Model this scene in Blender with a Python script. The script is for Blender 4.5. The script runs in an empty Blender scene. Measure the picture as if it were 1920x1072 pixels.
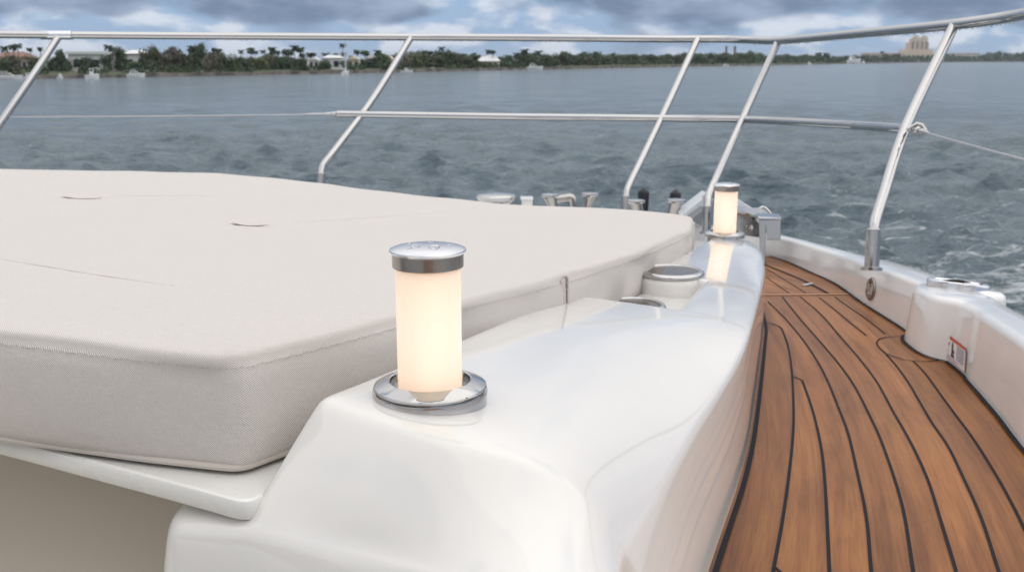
import bpy, bmesh, math, random
import numpy as np
from mathutils import Vector, Matrix
random.seed(7); RNG = np.random.default_rng(11)
S = bpy.context.scene
C = S.collection
CZ = 4.0                                     # eye height above the water
PITCH = math.radians(12.58); SP, CP = math.sin(PITCH), math.cos(PITCH); F = 1900.0

# ------------------------------------------------------------------ surveying helpers
def ray(px, py):
    a = (px-960)/F; b = (536-py)/F
    return Vector((a, CP+SP*b, -SP+CP*b))
def at(px, py, t):                            # point at a given distance along the view axis
    r = ray(px, py)*t; return Vector((r.x, r.y, r.z+CZ))
PA, PB = -0.0624, -0.0569
def zp(x, y): return CZ-0.30+PA*(x+.292)+PB*(y-1.0)          # plane of the pad top (the boat is trimmed bow down)
def on_pad(px, py, c):                        # on the plane c metres under the pad top
    r = ray(px, py); t = (-0.30-c+PA*.292-PB)/(r.z-PA*r.x-PB*r.y)
    return Vector((r.x*t, r.y*t, r.z*t+CZ))
def zd(x, y): return CZ-0.60-0.058*(y-1.1)-0.03*(x-.25)      # plane of the teak side deck
def on_deck(px, py, up=0.0):
    r = ray(px, py); t = (-0.60+up+.0638+.0075)/(r.z+.058*r.y+.03*r.x)
    return Vector((r.x*t, r.y*t, r.z*t+CZ))

# ------------------------------------------------------------------ object helpers
def link(o): C.objects.link(o); return o
def tag(o, label=None, cat=None, group=None, kind=None):
    if label: o['label'] = label
    if cat: o['category'] = cat
    if group: o['group'] = group
    if kind: o['kind'] = kind
    return o
def empty(name, loc=(0,0,0), label=None, cat=None, group=None, rz=0.0):
    o = bpy.data.objects.new(name, None); o.empty_display_size = .05
    o.location = loc; o.rotation_euler = (0,0,rz); link(o)
    return tag(o, label, cat, group)
class MB:
    def __init__(s): s.v=[]; s.f=[]; s.m=[]; s.uv={}
    def add(s, verts, faces, mi=0, uvs=None):
        b=len(s.v); s.v += [tuple(p) for p in verts]
        for k,fc in enumerate(faces):
            s.f.append(tuple(i+b for i in fc)); s.m.append(mi)
            if uvs is not None: s.uv[len(s.f)-1]=[uvs[i] for i in fc]
        return s
    def box(s, c, d, mi=0, M=None):
        x,y,z=d[0]/2,d[1]/2,d[2]/2
        vs=[Vector((a*x,b*y,e*z)) for a in(-1,1) for b in(-1,1) for e in(-1,1)]
        vs=[(M@p if M else p)+Vector(c) for p in vs]
        return s.add(vs,[(0,1,3,2),(4,6,7,5),(0,4,5,1),(2,3,7,6),(0,2,6,4),(1,5,7,3)],mi)
    def tube(s, pts, r, n=14, mi=0, caps=True):
        pts=[Vector(p) for p in pts]; N=len(pts)
        rs=r if isinstance(r,(list,tuple)) else [r]*N
        T=[(pts[min(i+1,N-1)]-pts[max(i-1,0)]).normalized() for i in range(N)]
        u=T[0].orthogonal().normalized(); vs=[]
        for i in range(N):
            u=(u-T[i]*u.dot(T[i])).normalized(); w=T[i].cross(u)
            for k in range(n):
                a=2*math.pi*k/n; vs.append(pts[i]+(u*math.cos(a)+w*math.sin(a))*rs[i])
        fs=[(i*n+k,i*n+(k+1)%n,(i+1)*n+(k+1)%n,(i+1)*n+k) for i in range(N-1) for k in range(n)]
        if caps: fs+=[tuple(range(n-1,-1,-1)),tuple(range((N-1)*n,N*n))]
        return s.add(vs,fs,mi)
    def lathe(s, prof, c=(0,0,0), n=48, mi=0, M=None, close=False):
        vs=[];N=len(prof)
        for (r,z) in prof:
            for k in range(n):
                a=2*math.pi*k/n; p=Vector((r*math.cos(a),r*math.sin(a),z))
                vs.append((M@p if M else p)+Vector(c))
        fs=[(i*n+k,i*n+(k+1)%n,(i+1)*n+(k+1)%n,(i+1)*n+k) for i in range(N-1) for k in range(n)]
        if close: fs+=[((N-1)*n+k,(N-1)*n+(k+1)%n,(k+1)%n,k) for k in range(n)]
        else:
            if prof[0][0]>1e-4: fs.append(tuple(range(n-1,-1,-1)))
            if prof[-1][0]>1e-4: fs.append(tuple(range((N-1)*n,N*n)))
        return s.add(vs,fs,mi)
    def prism(s, poly, z0, z1, mi=0, M=None):    # polygon in xy, extruded in z, both ends closed
        n=len(poly); vs=[Vector((p[0],p[1],z0)) for p in poly]+[Vector((p[0],p[1],z1)) for p in poly]
        if M: vs=[M@p for p in vs]
        fs=[tuple(range(n-1,-1,-1)),tuple(range(n,2*n))]+[(i,(i+1)%n,n+(i+1)%n,n+i) for i in range(n)]
        return s.add(vs,fs,mi)
    def grid(s, rows, mi=0, closed=False, uvs=None):
        n=len(rows[0]); vs=[p for r in rows for p in r]; m=n if closed else n-1
        fs=[(i*n+k,i*n+(k+1)%n,(i+1)*n+(k+1)%n,(i+1)*n+k) for i in range(len(rows)-1) for k in range(m)]
        return s.add(vs,fs,mi,[q for r in uvs for q in r] if uvs else None)
    def build(s, name, mats, parent=None, smooth=35, bevel=0, subsurf=0, fix=True, loc=None):
        me=bpy.data.meshes.new(name); off=Vector(loc) if loc is not None else Vector((0,0,0))
        me.from_pydata([tuple(Vector(p)-off) for p in s.v],[],s.f)
        for m in (mats if isinstance(mats,(list,tuple)) else [mats]): me.materials.append(m)
        me.polygons.foreach_set('material_index',s.m)
        if s.uv:
            l=me.uv_layers.new(name='UVMap')
            for fi,q in s.uv.items():
                p=me.polygons[fi]
                for j,li in enumerate(p.loop_indices): l.data[li].uv=q[j]
        if fix:
            bm=bmesh.new(); bm.from_mesh(me); bmesh.ops.recalc_face_normals(bm,faces=bm.faces); bm.to_mesh(me); bm.free()
        me.update()
        o=bpy.data.objects.new(name,me); link(o)
        if loc is not None: o.location=off
        if parent: o.parent=parent
        if bevel:
            b=o.modifiers.new('bevel','BEVEL'); b.width=bevel; b.segments=3; b.limit_method='ANGLE'; b.angle_limit=math.radians(40)
        if subsurf:
            b=o.modifiers.new('sub','SUBSURF'); b.levels=subsurf; b.render_levels=subsurf
        if smooth:
            me.polygons.foreach_set('use_smooth',[True]*len(me.polygons))
            if not subsurf: me.set_sharp_from_angle(angle=math.radians(smooth))
        return o
def lerp(a,b,t): return a+(b-a)*t
def crom(P, n=8, closed=False):
    P=[Vector(p) for p in P]; N=len(P); out=[]
    for i in range(N if closed else N-1):
        g=lambda k: P[k%N] if closed else P[max(0,min(N-1,k))]
        a,b,c,d=g(i-1),g(i),g(i+1),g(i+2)
        for k in range(n):
            t=k/n; out.append(.5*((2*b)+(c-a)*t+(2*a-5*b+4*c-d)*t*t+(3*b-a-3*c+d)*t**3))
    if not closed: out.append(P[-1].copy())
    return out
def resample(P, step=None, n=None, closed=False):
    Q=list(P)+([P[0]] if closed else []); L=[0]
    for a,b in zip(Q,Q[1:]): L.append(L[-1]+(b-a).length)
    n=n or max(2,int(L[-1]/step)+1); m=n if closed else n-1; out=[]; j=0
    for k in range(n):
        d=L[-1]*k/m
        while j<len(L)-2 and L[j+1]<d: j+=1
        f=(d-L[j])/max(1e-9,L[j+1]-L[j]); out.append(Q[j].lerp(Q[j+1],f))
    return out
def move_in(o, parent):                       # parent while keeping world coordinates (parents are unrotated)
    o.parent=parent; o.matrix_parent_inverse=Matrix.Translation(-Vector(parent.location)); return o

# ------------------------------------------------------------------ materials
def mat(name, base=(.5,.5,.5), rough=.5, metal=0, **kw):
    m=bpy.data.materials.new(name); m.use_nodes=True; b=m.node_tree.nodes['Principled BSDF']
    b.inputs['Base Color'].default_value=(*base,1); b.inputs['Roughness'].default_value=rough; b.inputs['Metallic'].default_value=metal
    for k,v in kw.items(): b.inputs[k].default_value=v
    return m
def nd(m, t, **kw):
    n=m.node_tree.nodes.new(t)
    for k,v in kw.items():
        if k in n.inputs: n.inputs[k].default_value=v
        else: setattr(n,k,v)
    return n
def lk(m,a,b): m.node_tree.links.new(a,b)
def ramp(m, stops, interp='LINEAR'):
    r=nd(m,'ShaderNodeValToRGB'); cr=r.color_ramp; cr.interpolation=interp
    while len(cr.elements)<len(stops): cr.elements.new(.5)
    for e,(p,c) in zip(cr.elements,stops):
        e.position=p; e.color=(*c,1) if not isinstance(c,(int,float)) else (c,c,c,1)
    return r
def bsdf(m): return m.node_tree.nodes['Principled BSDF']
def coords(m, kind='Object', scale=(1,1,1), rot=(0,0,0)):
    tc=nd(m,'ShaderNodeTexCoord'); mp=nd(m,'ShaderNodeMapping'); mp.inputs['Scale'].default_value=scale; mp.inputs['Rotation'].default_value=rot
    lk(m,tc.outputs[kind],mp.inputs['Vector']); return mp.outputs['Vector']
def noise(m, vec, scale, detail=4, rough=.55, dist=0):
    n=nd(m,'ShaderNodeTexNoise'); n.inputs['Scale'].default_value=scale; n.inputs['Detail'].default_value=detail
    n.inputs['Roughness'].default_value=rough; n.inputs['Distortion'].default_value=dist
    if vec is not None: lk(m,vec,n.inputs['Vector'])
    return n
def mix(m, fac, a, b, mode='MIX'):
    x=nd(m,'ShaderNodeMix'); x.data_type='RGBA'; x.blend_type=mode
    for s,v in ((0,fac),(6,a),(7,b)):
        if hasattr(v,'is_linked'): lk(m,v,x.inputs[s])
        elif s==0: x.inputs[0].default_value=v
        else: x.inputs[s].default_value=(*v,1)
    return x.outputs[2]
def bump(m, h, strength, dist, normal=None):
    b=nd(m,'ShaderNodeBump'); b.inputs['Strength'].default_value=strength; b.inputs['Distance'].default_value=dist
    lk(m,h,b.inputs['Height'])
    if normal is not None: lk(m,normal,b.inputs['Normal'])
    return b.outputs['Normal']
def math_(m, op, a, b=None, clamp=False):
    n=nd(m,'ShaderNodeMath'); n.operation=op; n.use_clamp=clamp
    for i,v in enumerate((a,b)):
        if v is None: continue
        if hasattr(v,'is_linked'): lk(m,v,n.inputs[i])
        else: n.inputs[i].default_value=v
    return n.outputs[0]

# white gelcoat, a little hand-polished unevenness
def gel(name, base, rough=.16, wav=.22):
    m=mat(name,base,rough); b=bsdf(m); b.inputs['Coat Weight'].default_value=.6; b.inputs['Coat Roughness'].default_value=.03
    v=coords(m); n=noise(m,v,5,1.5); n2=noise(m,v,14,3)
    c=mix(m,ramp_fac(m,n2.outputs['Fac'],.45,.8),base,tuple(x*.975 for x in base)); lk(m,c,b.inputs['Base Color'])
    lk(m,bump(m,n.outputs['Fac'],wav,.004),b.inputs['Normal']); 
    r=nd(m,'ShaderNodeMapRange'); lk(m,n2.outputs['Fac'],r.inputs['Value']); r.inputs['To Min'].default_value=rough*.75; r.inputs['To Max'].default_value=rough*1.3
    lk(m,r.outputs[0],b.inputs['Roughness']); return m
def ramp_fac(m, f, a, b):
    r=nd(m,'ShaderNodeMapRange'); lk(m,f,r.inputs['Value']); r.inputs['From Min'].default_value=a; r.inputs['From Max'].default_value=b; return r.outputs[0]
M_gel=gel('white_gelcoat',(.735,.715,.685),.085,.16)
M_gel2=gel('bulwark_gelcoat',(.81,.80,.785),.16,.02)
M_plate=gel('plate_gelcoat',(.78,.77,.74),.28)
M_beige=mat('beige_liner',(.54,.48,.40),.5)
def steel(name, base=(.78,.78,.79), rough=.10):
    m=mat(name,base,rough,1.0); v=coords(m); n=noise(m,v,30,4)
    r=nd(m,'ShaderNodeMapRange'); lk(m,n.outputs['Fac'],r.inputs['Value']); r.inputs['To Min'].default_value=rough*.5; r.inputs['To Max'].default_value=rough*1.7
    lk(m,r.outputs[0],bsdf(m).inputs['Roughness']); lk(m,bump(m,n.outputs['Fac'],.05,.001),bsdf(m).inputs['Normal']); return m
M_steel=steel('polished_steel',(.51,.505,.50),.035)
M_foot=steel('shaded_steel',(.44,.42,.40),.07); M_brush=steel('brushed_steel',(.47,.46,.44),.22); M_satin=steel('satin_steel',(.74,.74,.76),.2)  # M_foot: darker steel copy, dark brown reflections put into its colour
M_band=steel('darkened_brushed_steel',(.36,.335,.31),.22)  # lamp cap band: its dark reflections are put into the base colour
M_cup=steel('cup_inside',(.15,.135,.115),.10)  # the dark of the cup recess is put into the steel colour
M_dark=mat('black_rubber',(.012,.013,.018),.45)
M_wire=steel('wire_rope',(.5,.5,.52),.35)
M_black=mat('black_void',(.01,.01,.01),.7)
# cushion fabric: fine twill with slubs
m=M_fab=mat('cushion_fabric',(.6,.57,.56),.95); b=bsdf(m); b.inputs['Sheen Weight'].default_value=.15
uvv=coords(m,'UV'); w=nd(m,'ShaderNodeTexWave'); w.wave_type='BANDS'; w.bands_direction='DIAGONAL'; w.inputs['Scale'].default_value=230; w.inputs['Distortion'].default_value=1.2; w.inputs['Detail'].default_value=2; w.inputs['Detail Scale'].default_value=2
lk(m,uvv,w.inputs['Vector'])
su=noise(m,coords(m,'UV',(60,900,1)),1,3); sv=noise(m,coords(m,'UV',(900,90,1)),1,3); lo=noise(m,uvv,3.0,4)
thr=mix(m,.5,su.outputs['Fac'],sv.outputs['Fac'])
thr2=mix(m,.46,thr,w.outputs['Color'])
c1=ramp(m,[(.30,(.53,.475,.43)),(.5,(.72,.675,.635)),(.68,(.815,.78,.745))]); lk(m,thr2,c1.inputs['Fac'])
c2=mix(m,ramp_fac(m,lo.outputs['Fac'],.4,.75),c1.outputs['Color'],(.665,.62,.585)); 
x=nd(m,'ShaderNodeMix'); x.data_type='RGBA'; x.inputs[0].default_value=.35; lk(m,c1.outputs['Color'],x.inputs[6]); lk(m,c2,x.inputs[7]); lk(m,x.outputs[2],b.inputs['Base Color'])
lk(m,bump(m,thr2,.8,.0016,bump(m,lo.outputs['Fac'],.5,.016)),b.inputs['Normal'])
M_stitch=mat('stitch_thread',(.58,.54,.52),.9); M_slot=mat('slot_lining',(.61,.56,.525),.95); M_shade=mat('slit_lining',(.30,.26,.23),.95)
# teak
m=M_teak=mat('oiled_teak',(.35,.15,.06),.45); b=bsdf(m); b.inputs['Specular IOR Level'].default_value=.2; b.inputs['Coat Weight'].default_value=.07; b.inputs['Coat Roughness'].default_value=.22
pid=nd(m,'ShaderNodeAttribute'); pid.attribute_name='plank'
off=nd(m,'ShaderNodeVectorMath'); off.operation='MULTIPLY_ADD'; tc=nd(m,'ShaderNodeTexCoord'); cx=nd(m,'ShaderNodeCombineXYZ')
lk(m,pid.outputs['Fac'],cx.inputs[1]); lk(m,cx.outputs[0],off.inputs[0]); off.inputs[1].default_value=(1,37.3,1); lk(m,tc.outputs['UV'],off.inputs[2])
def uvscale(sc):
    mp=nd(m,'ShaderNodeMapping'); mp.inputs['Scale'].default_value=sc; lk(m,off.outputs[0],mp.inputs['Vector']); return mp.outputs['Vector']
g1=noise(m,uvscale((46,1.3,1)),1,6,.62,.5); g2=noise(m,uvscale((210,5,1)),1,4,.7); g3=noise(m,uvscale((9,2.2,1)),1,4,.6,.3); g4=noise(m,uvscale((60,9,1)),1.0,3,.6,2.5)
t1=ramp(m,[(.28,(.175,.064,.017)),(.5,(.275,.108,.029)),(.74,(.365,.160,.048))]); lk(m,g1.outputs['Fac'],t1.inputs['Fac'])
t2=ramp(m,[(.28,(.62,.57,.54)),(.52,(1,1,1)),(.78,(1.16,1.12,1.06))]); lk(m,g3.outputs['Fac'],t2.inputs['Fac'])
g5=noise(m,uvscale((420,11,1)),1,3,.7); g2x=mix(m,.5,g2.outputs['Fac'],g5.outputs['Fac'])
t3=ramp(m,[(.36,(.66,.61,.58)),(.52,(1,1,1)),(.70,(1.06,1.05,1.03))]); lk(m,g2x,t3.inputs['Fac'])
t4=ramp(m,[(.62,(1,1,1)),(.78,(.72,.66,.62))]); lk(m,g4.outputs['Fac'],t4.inputs['Fac'])
t5=ramp(m,[(0,(.80,.78,.76)),(1,(1.15,1.14,1.12))]); lk(m,pid.outputs['Fac'],t5.inputs['Fac'])
cc=mix(m,1,t1.outputs['Color'],t2.outputs['Color'],'MULTIPLY'); cc=mix(m,.8,cc,t3.outputs['Color'],'MULTIPLY'); cc=mix(m,.7,cc,t4.outputs['Color'],'MULTIPLY'); cc=mix(m,1,cc,t5.outputs['Color'],'MULTIPLY')
lk(m,cc,b.inputs['Base Color']); lk(m,bump(m,g2.outputs['Fac'],.35,.0008),b.inputs['Normal'])
M_caulk=mat('black_caulk',(.012,.012,.017),.75,**{'Specular IOR Level':.2}); M_trimwood=mat('pale_teak_board',(.50,.24,.12),.5)
# lit lamp diffuser (gives off light)
m=M_glow=mat('warm_diffuser',(.95,.92,.86),.6); b=bsdf(m); b.inputs['Transmission Weight'].default_value=.35; b.inputs['IOR'].default_value=1.25
g=nd(m,'ShaderNodeSeparateXYZ'); lk(m,coords(m),g.inputs[0]); er=ramp(m,[(0,(1.0,.54,.30)),(.2,(1.0,.72,.48)),(.5,(1.0,.80,.60)),(.82,(1.0,.72,.48)),(1,(1.0,.54,.30))]); lk(m,math_(m,'DIVIDE',g.outputs['Z'],.152),er.inputs['Fac']); lk(m,er.outputs['Color'],b.inputs['Emission Color']); b.inputs['Emission Strength'].default_value=.21
M_core=mat('lamp_core',(1,.9,.8),.5); b=bsdf(M_core); b.inputs['Emission Color'].default_value=(1,.86,.72,1); b.inputs['Emission Strength'].default_value=.88

# ------------------------------------------------------------------ the yacht: hull, deck, coaming, bulwark
yacht=empty('motor_yacht',(0,1.5,CZ-.7),'white motor yacht foredeck with teak side deck and moulded coaming','yacht')
# pad outline (plan), anticlockwise seen from above
edgeS=[on_pad(*p,0) for p in ((440,668),(640,620),(850,566),(1062,514),(1215,465),(1296,430))]
edgeF=[on_pad(*p,0) for p in ((1300,409),(1240,399),(970,385),(700,356),(540,337),(412,325))]
portS=[on_pad(0,317,0),Vector((-2.5,2.75,0)),Vector((-2.9,2.0,0))]
aftS=[Vector((-2.2,1.42,0)),Vector((-1.4,1.235,0)),on_pad(0,621,0),on_pad(230,648,0)]
def flat(P): return [Vector((p.x,p.y,0)) for p in P]
outline=resample(flat(crom(edgeS,6)+crom(edgeF,6)+crom(portS,4)+crom(aftS,6)),n=640,closed=True)
def smooth_loop(P,it):
    for _ in range(it):
        P=[(P[i-1]+P[i]*2+P[(i+1)%len(P)])/4 for i in range(len(P))]
    return P
outline=smooth_loop(outline,2)
cen=sum(outline,Vector())/len(outline)
def normals(P):
    N=len(P); out=[]
    for i in range(N):
        t=P[(i+1)%N]-P[i-1]; n=Vector((t.y,-t.x,0)).normalized()
        if n.dot(P[i]-cen)<0: n=-n
        out.append(n)
    return out
ON=normals(outline)
TH=.131
slits=[(on_pad(155,375,0),.075,.024),(on_pad(470,428,0),.06,.022)]
creases=[(on_pad(0,500,0),on_pad(170,526,0),on_pad(365,550,0)),(on_pad(190,374,0),on_pad(300,371,0),on_pad(420,369,0)),(on_pad(505,428,0),on_pad(640,420,0),on_pad(810,404,0))]
crs=[crom(c,14) for c in creases]
def dz_top(x,y,e):
    z=.010*(1-math.exp(-e/.12))
    z+=.005*(math.sin(x*3.1+1)*math.sin(y*2.7)+.35*math.sin(x*8.3+y*3.7)*math.sin(y*7.1-x*2.2))*(1-math.exp(-e/.2))
    for p,a,bb in slits:
        u=(x-p.x)/a; v=(y-p.y)/(bb*2.2); r=u*u+v*v
        if r<4: z-=.010*math.exp(-r*1.6)
    for c in crs:
        d=min((x-q.x)**2+(y-q.y)**2 for q in c)
        if d<.004: z-=.0022*math.exp(-d/(.016**2))
    return z
pad=empty('sun_pad',(cen.x,cen.y,zp(cen.x,cen.y)-TH),'broad cream fabric sun pad lying on the white coachroof','sun pad')
prof=[(-.050,-TH),(-.018,-TH+.001),(-.006,-TH+.004),(-.001,-TH+.014),(.002,-TH*.72),(.004,-TH*.5),(.0025,-TH*.25),(.001,-.016),(.0005,-.0125),(-.0005,-.0060),(-.0022,-.0022),(-.0060,-.0002),(-.016,0.0)]
per=[0]
for i in range(1,641): per.append(per[-1]+(outline[i%640]-outline[i-1]).length)
rows=[];uvs=[]
hl=[0]
for a_,b_ in zip(prof,prof[1:]): hl.append(hl[-1]+math.hypot(a_[0]-b_[0],a_[1]-b_[1]))
for k,(o_,h) in enumerate(prof):
    r=[];uu=[]
    for i in range(640):
        p=outline[i]+ON[i]*o_
        wob=.002*math.sin(per[i]*9)+.0015*math.sin(per[i]*23+1.3)
        if 1<k<8: p+=ON[i]*wob*1.3
        r.append(Vector((p.x,p.y,zp(p.x,p.y)+h+(.010*(1-math.exp(-max(0,-o_)/.12)) if k>10 else 0)+wob*.6))); uu.append((per[i],hl[k]))
    rows.append(r);uvs.append(uu)
base_loop=[outline[i]-ON[i]*.016 for i in range(640)]
NR=110
for k in range(1,NR+1):
    f=1-(k/NR)**.8 if k<NR else 0.002
    r=[];uu=[]
    for i in range(640):
        q=cen+(base_loop[i]-cen)*f; e=(base_loop[i]-q).length+.016
        r.append(Vector((q.x,q.y,zp(q.x,q.y)+dz_top(q.x,q.y,e)))); uu.append((q.x,q.y))
    rows.append(r);uvs.append(uu)
mb=MB(); mb.grid(rows,closed=True,uvs=uvs)
for k,fi in list(mb.uv.items()):                       # close the seam of the side's unrolled coordinates
    if k//640==len(prof)-1:
        i=k%640; mb.uv[k]=[(rows[a][b].x,rows[a][b].y) for a,b in ((len(prof)-1,i),(len(prof)-1,(i+1)%640),(len(prof),(i+1)%640),(len(prof),i))]
    elif k%640==639 and k//640<len(prof): mb.uv[k]=[fi[0],(per[640],fi[1][1]),(per[640],fi[2][1]),fi[3]]
cush=mb.build('cushion',M_fab,None,smooth=180); move_in(cush,pad)
# stitching just under the top seam + bottom piping + zip on the starboard side
mb=MB(); P=resample(outline,step=.0068,closed=True)
acc=0
for i in range(len(P)):
    a=P[i]; acc=per[640]*i/len(P); wb=.002*math.sin(acc*9)+.0015*math.sin(acc*23+1.3); t=(P[(i+1)%len(P)]-a).normalized(); n=Vector((t.y,-t.x,0)); n=n if n.dot(a-cen)>0 else -n
    if a.y>2.4 and a.x<.3: continue
    a=a+n*(.0013+wb*1.3); z=zp(a.x,a.y)-.0140+wb*.6+.0006*math.sin(i*1.7)
    mb.tube([(a.x-t.x*.0022,a.y-t.y*.0022,z-.0004),(a.x+n.x*.0008,a.y+n.y*.0008,z+.0002),(a.x+t.x*.0022,a.y+t.y*.0022,z-.0004)],.00065,5)
move_in(mb.build('stitching',M_stitch,None),pad)
mb=MB(); P=[outline[(i+320)%640]-ON[(i+320)%640]*.006 for i in range(640)]
mb.tube([Vector((p.x,p.y,zp(p.x,p.y)-TH+.0038)) for p in P]+[Vector((P[0].x,P[0].y,zp(P[0].x,P[0].y)-TH+.0038))],.0044,8)
move_in(mb.build('piping',M_fab,None),pad)
q0=on_pad(1075,517,0); k0=min(range(640),key=lambda i:(outline[i]-Vector((q0.x,q0.y,0))).length)
def side_pt(d,h,o_=.006):
    i=k0; p=outline[i]; t=(outline[(i+1)%640]-outline[i-1]).normalized(); p=p+t*d+ON[i]*o_
    return Vector((p.x,p.y,zp(p.x,p.y)+h))
mb=MB(); mb.tube([side_pt(.002*math.sin(k*2.1),-.002-k*.0045,.0045) for k in range(15)],.0028,6); 
for k in range(16): mb.box(side_pt(.001,-.006-k*.004,.0075),(.004,.004,.0016))
mb.box(side_pt(.0,-.006,.005),(.006,.006,.006))
move_in(mb.build('zip_seam',M_shade,None),pad)
mb=MB(); mb.grid([[side_pt(-.016,-.004,.0035),side_pt(-.005,-.004,.0062)],[side_pt(-.016,-.066,.0065),side_pt(-.005,-.066,.0085)]])
move_in(mb.build('zip_flap',M_fab,None),pad)
for p,a,bb in slits:
    mb=MB(); n=28; r0=[];r1=[]
    for k in range(n):
        A=2*math.pi*k/n; r0.append(Vector((p.x+a*.62*math.cos(A),p.y+bb*.75*math.sin(A),0))); r1.append(Vector((p.x+a*.66*math.cos(A),p.y+bb*.9*math.sin(A),0)))
    for r in (r0,r1):
        for v in r: v.z=zp(v.x,v.y)+dz_top(p.x+(v.x-p.x)*1.2,p.y+(v.y-p.y)*1.2,.5)+.0025+(.001 if r is r1 else 0)
    mb.grid([r1,r0],closed=True); mb.add(r0,[tuple(range(n))])
    move_in(mb.build('pull_slot',M_slot,None),pad)

M_crease=mat('crease_shade',(.50,.47,.455),.95)  # shade of the pad creases, drawn as thin darker tubes along them
for c in crs:
    mb=MB(); c=resample(c,step=.012); top=[Vector((p.x,p.y,zp(p.x,p.y)+dz_top(p.x,p.y,.5)-.0004)) for p in c]; mb.tube(top,[.0001+.0014*math.sin(math.pi*min(1,(k+1)/len(top)*1.0))**.5 for k in range(len(top))],6)
    move_in(mb.build('crease_shade_line',M_crease,None),pad)
# coaming ------------------------------------------------------------
RD=Vector((.407,.914,0)); RN=Vector((.914,-.407,0))
def cc_(y): return .045+.0075*max(0,y-1.06)
def onc(px,py):
    p=on_pad(px,py,.05)
    for _ in range(4): p=on_pad(px,py,cc_(p.y))
    return p
L0=[onc(*p) for p in ((548,768),(640,732),(750,690),(870,636),(975,592),(1062,556))]
for p in L0: p.x-=.006
L0+=[Vector((o.x+.004,o.y,0)) for o in [on_pad(1140,490,0),on_pad(1215,465,0),on_pad(1290,432,0)]]+[Vector((.60,3.02,0)),Vector((.64,3.2,0))]
L1=[onc(*p) for p in ((1045,835),(1090,765),(1130,710),(1217,619),(1262,582),(1303,540),(1335,508),(1362,482),(1382,463))]+[Vector((.735,3.12,0))]
L2=[at(*p) for p in ((1170,1040,.97),(1245,908,1.13),(1321,772,1.34),(1373,703,1.50),(1406,628,1.68),(1427,547,2.10),(1436,517,2.38),(1434,490,2.68),(1425,462,3.0),(1408,448,3.17))]
L3=[Vector((.19,.955,0)),on_deck(1332,1070),on_deck(1391,892),on_deck(1413,780),on_deck(1430,640),Vector((.675,2.63,0)),Vector((.738,2.95,0)),Vector((.765,3.15,0))]
def fn(P,zfun=None):
    Q=crom(P,10); s=np.array([q.dot(RD) for q in Q]); n=np.array([q.dot(RN) for q in Q])
    z=np.array([(zfun(q.x,q.y) if zfun else q.z) for q in Q]); o=np.argsort(s); s,n,z=s[o],n[o],z[o]
    def f(t):
        nn=np.interp(t,s,n); zz=np.interp(t,s,z)
        if t<s[0]: nn+=(n[0]-n[6])/(s[0]-s[6]+1e-9)*(t-s[0]); zz+=(z[0]-z[6])/(s[0]-s[6]+1e-9)*(t-s[0])
        p=RD*t+RN*nn; return Vector((p.x,p.y,zz))
    return f
ctop=lambda x,y: zp(x,y)-cc_(y)
f0=fn(L0,ctop); f1=fn(L1,ctop); f2=fn(L2); f3=fn(L3,zd)
S_A=.862                                             # where the flat top starts
sr0=on_pad(1150,561,.05).dot(RD); sr1=sr0+.40        # the cup recess
def section(s, drop=0.0):
    a,b_,c,d=f0(s),f1(s),f2(s),f3(s)
    c.z=min(c.z,b_.z-.010)
    A=Vector((a.x,a.y,a.z)); q=min(1,max(0,(s-.9)/.35))
    tb=min(.9,max(.3,(b_-A).xy.length/max(.01,(c-A).xy.length)))
    pl_=Vector((c.x,c.y,ctop(c.x,c.y))); dr=max(.004,pl_.z-c.z); ex=lerp(5.6,3.8,q)
    def cv(t): return lerp(A,pl_,t)-Vector((0,0,dr*t**ex))
    cols=[A+Vector((-.03,.04,-.22)),A+Vector((-.004,.004,-.16)),A+Vector((-.002,.001,-.018)),A,cv(.04),cv(.35*tb),cv(.68*tb),cv((.955 if drop else .86)*tb)]
    if drop:
        for k in range(8): cols[k]=cols[k]-Vector((0,0,drop if k>=3 else drop*.6))
    g=lambda u: cv(tb+(1-tb)*u)
    cols+=[g(.01) if drop else g(0),g(.15 if drop else .35),g(.70),g(.968),lerp(c,d,.028),lerp(c,d,.28),lerp(c,d,.7),d-Vector((0,0,.012))]
    return cols
V3=lambda x,y,z: Vector((x,y,CZ+z))
TG=[V3(-.355,1.20,-.52),V3(-.374,1.00,-.470),V3(-.345,.980,-.4625),V3(-.275,.950,-.4615),V3(-.254,.938,-.462),V3(-.190,.905,-.463),V3(-.115,.872,-.464),V3(-.065,.826,-.452),
    V3(-.030,.790,-.436),V3(.008,.772,-.430),V3(.044,.766,-.438),V3(.078,.768,-.452),V3(.084,.768,-.462),V3(.105,.788,-.53),V3(.125,.80,-.58),V3(.135,.81,-.61)]
def aft_row(k):
    base=section(S_A); r=[lerp(p,q,k) for p,q in zip(base,TG)]
    if k<1:                                           # the inner wall and the ledge stay under the pad plate
        if k>.93: r[0]=V3(-.34,1.24,-.47); r[1]=V3(-.350,1.16,-.464); r[2]=V3(-.330,1.10,-.461)
        else: r[0]=r[3]+Vector((.02,.20,-.06)); r[1]=r[3]+Vector((.02,.10,-.02)); r[2]=r[3]+Vector((.004,.012,-.003))
    return r
r1=aft_row(1.0)
sh=lambda r,dl,dr,kf: [p+(dl if i<kf else (lerp(dl,dr,(i-kf)/(12-kf)) if i<12 else dr)) for i,p in enumerate(r)]
r1b=sh(r1,Vector((-.006,-.010,-.020)),Vector((-.003,-.008,-.010)),8)
low=sh(r1,Vector((-.014,-.035,-.14)),Vector((-.05,-.11,-.03)),4)
lower=sh(low,Vector((-.01,-.03,-.25)),Vector((-.10,-.28,-.04)),4)
for r in (low,lower):
    for k in (12,13,14,15): r[k]=V3(r[k].x,r[k].y,-.462-.012*(k==12)-.048*max(0,k-12))
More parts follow.
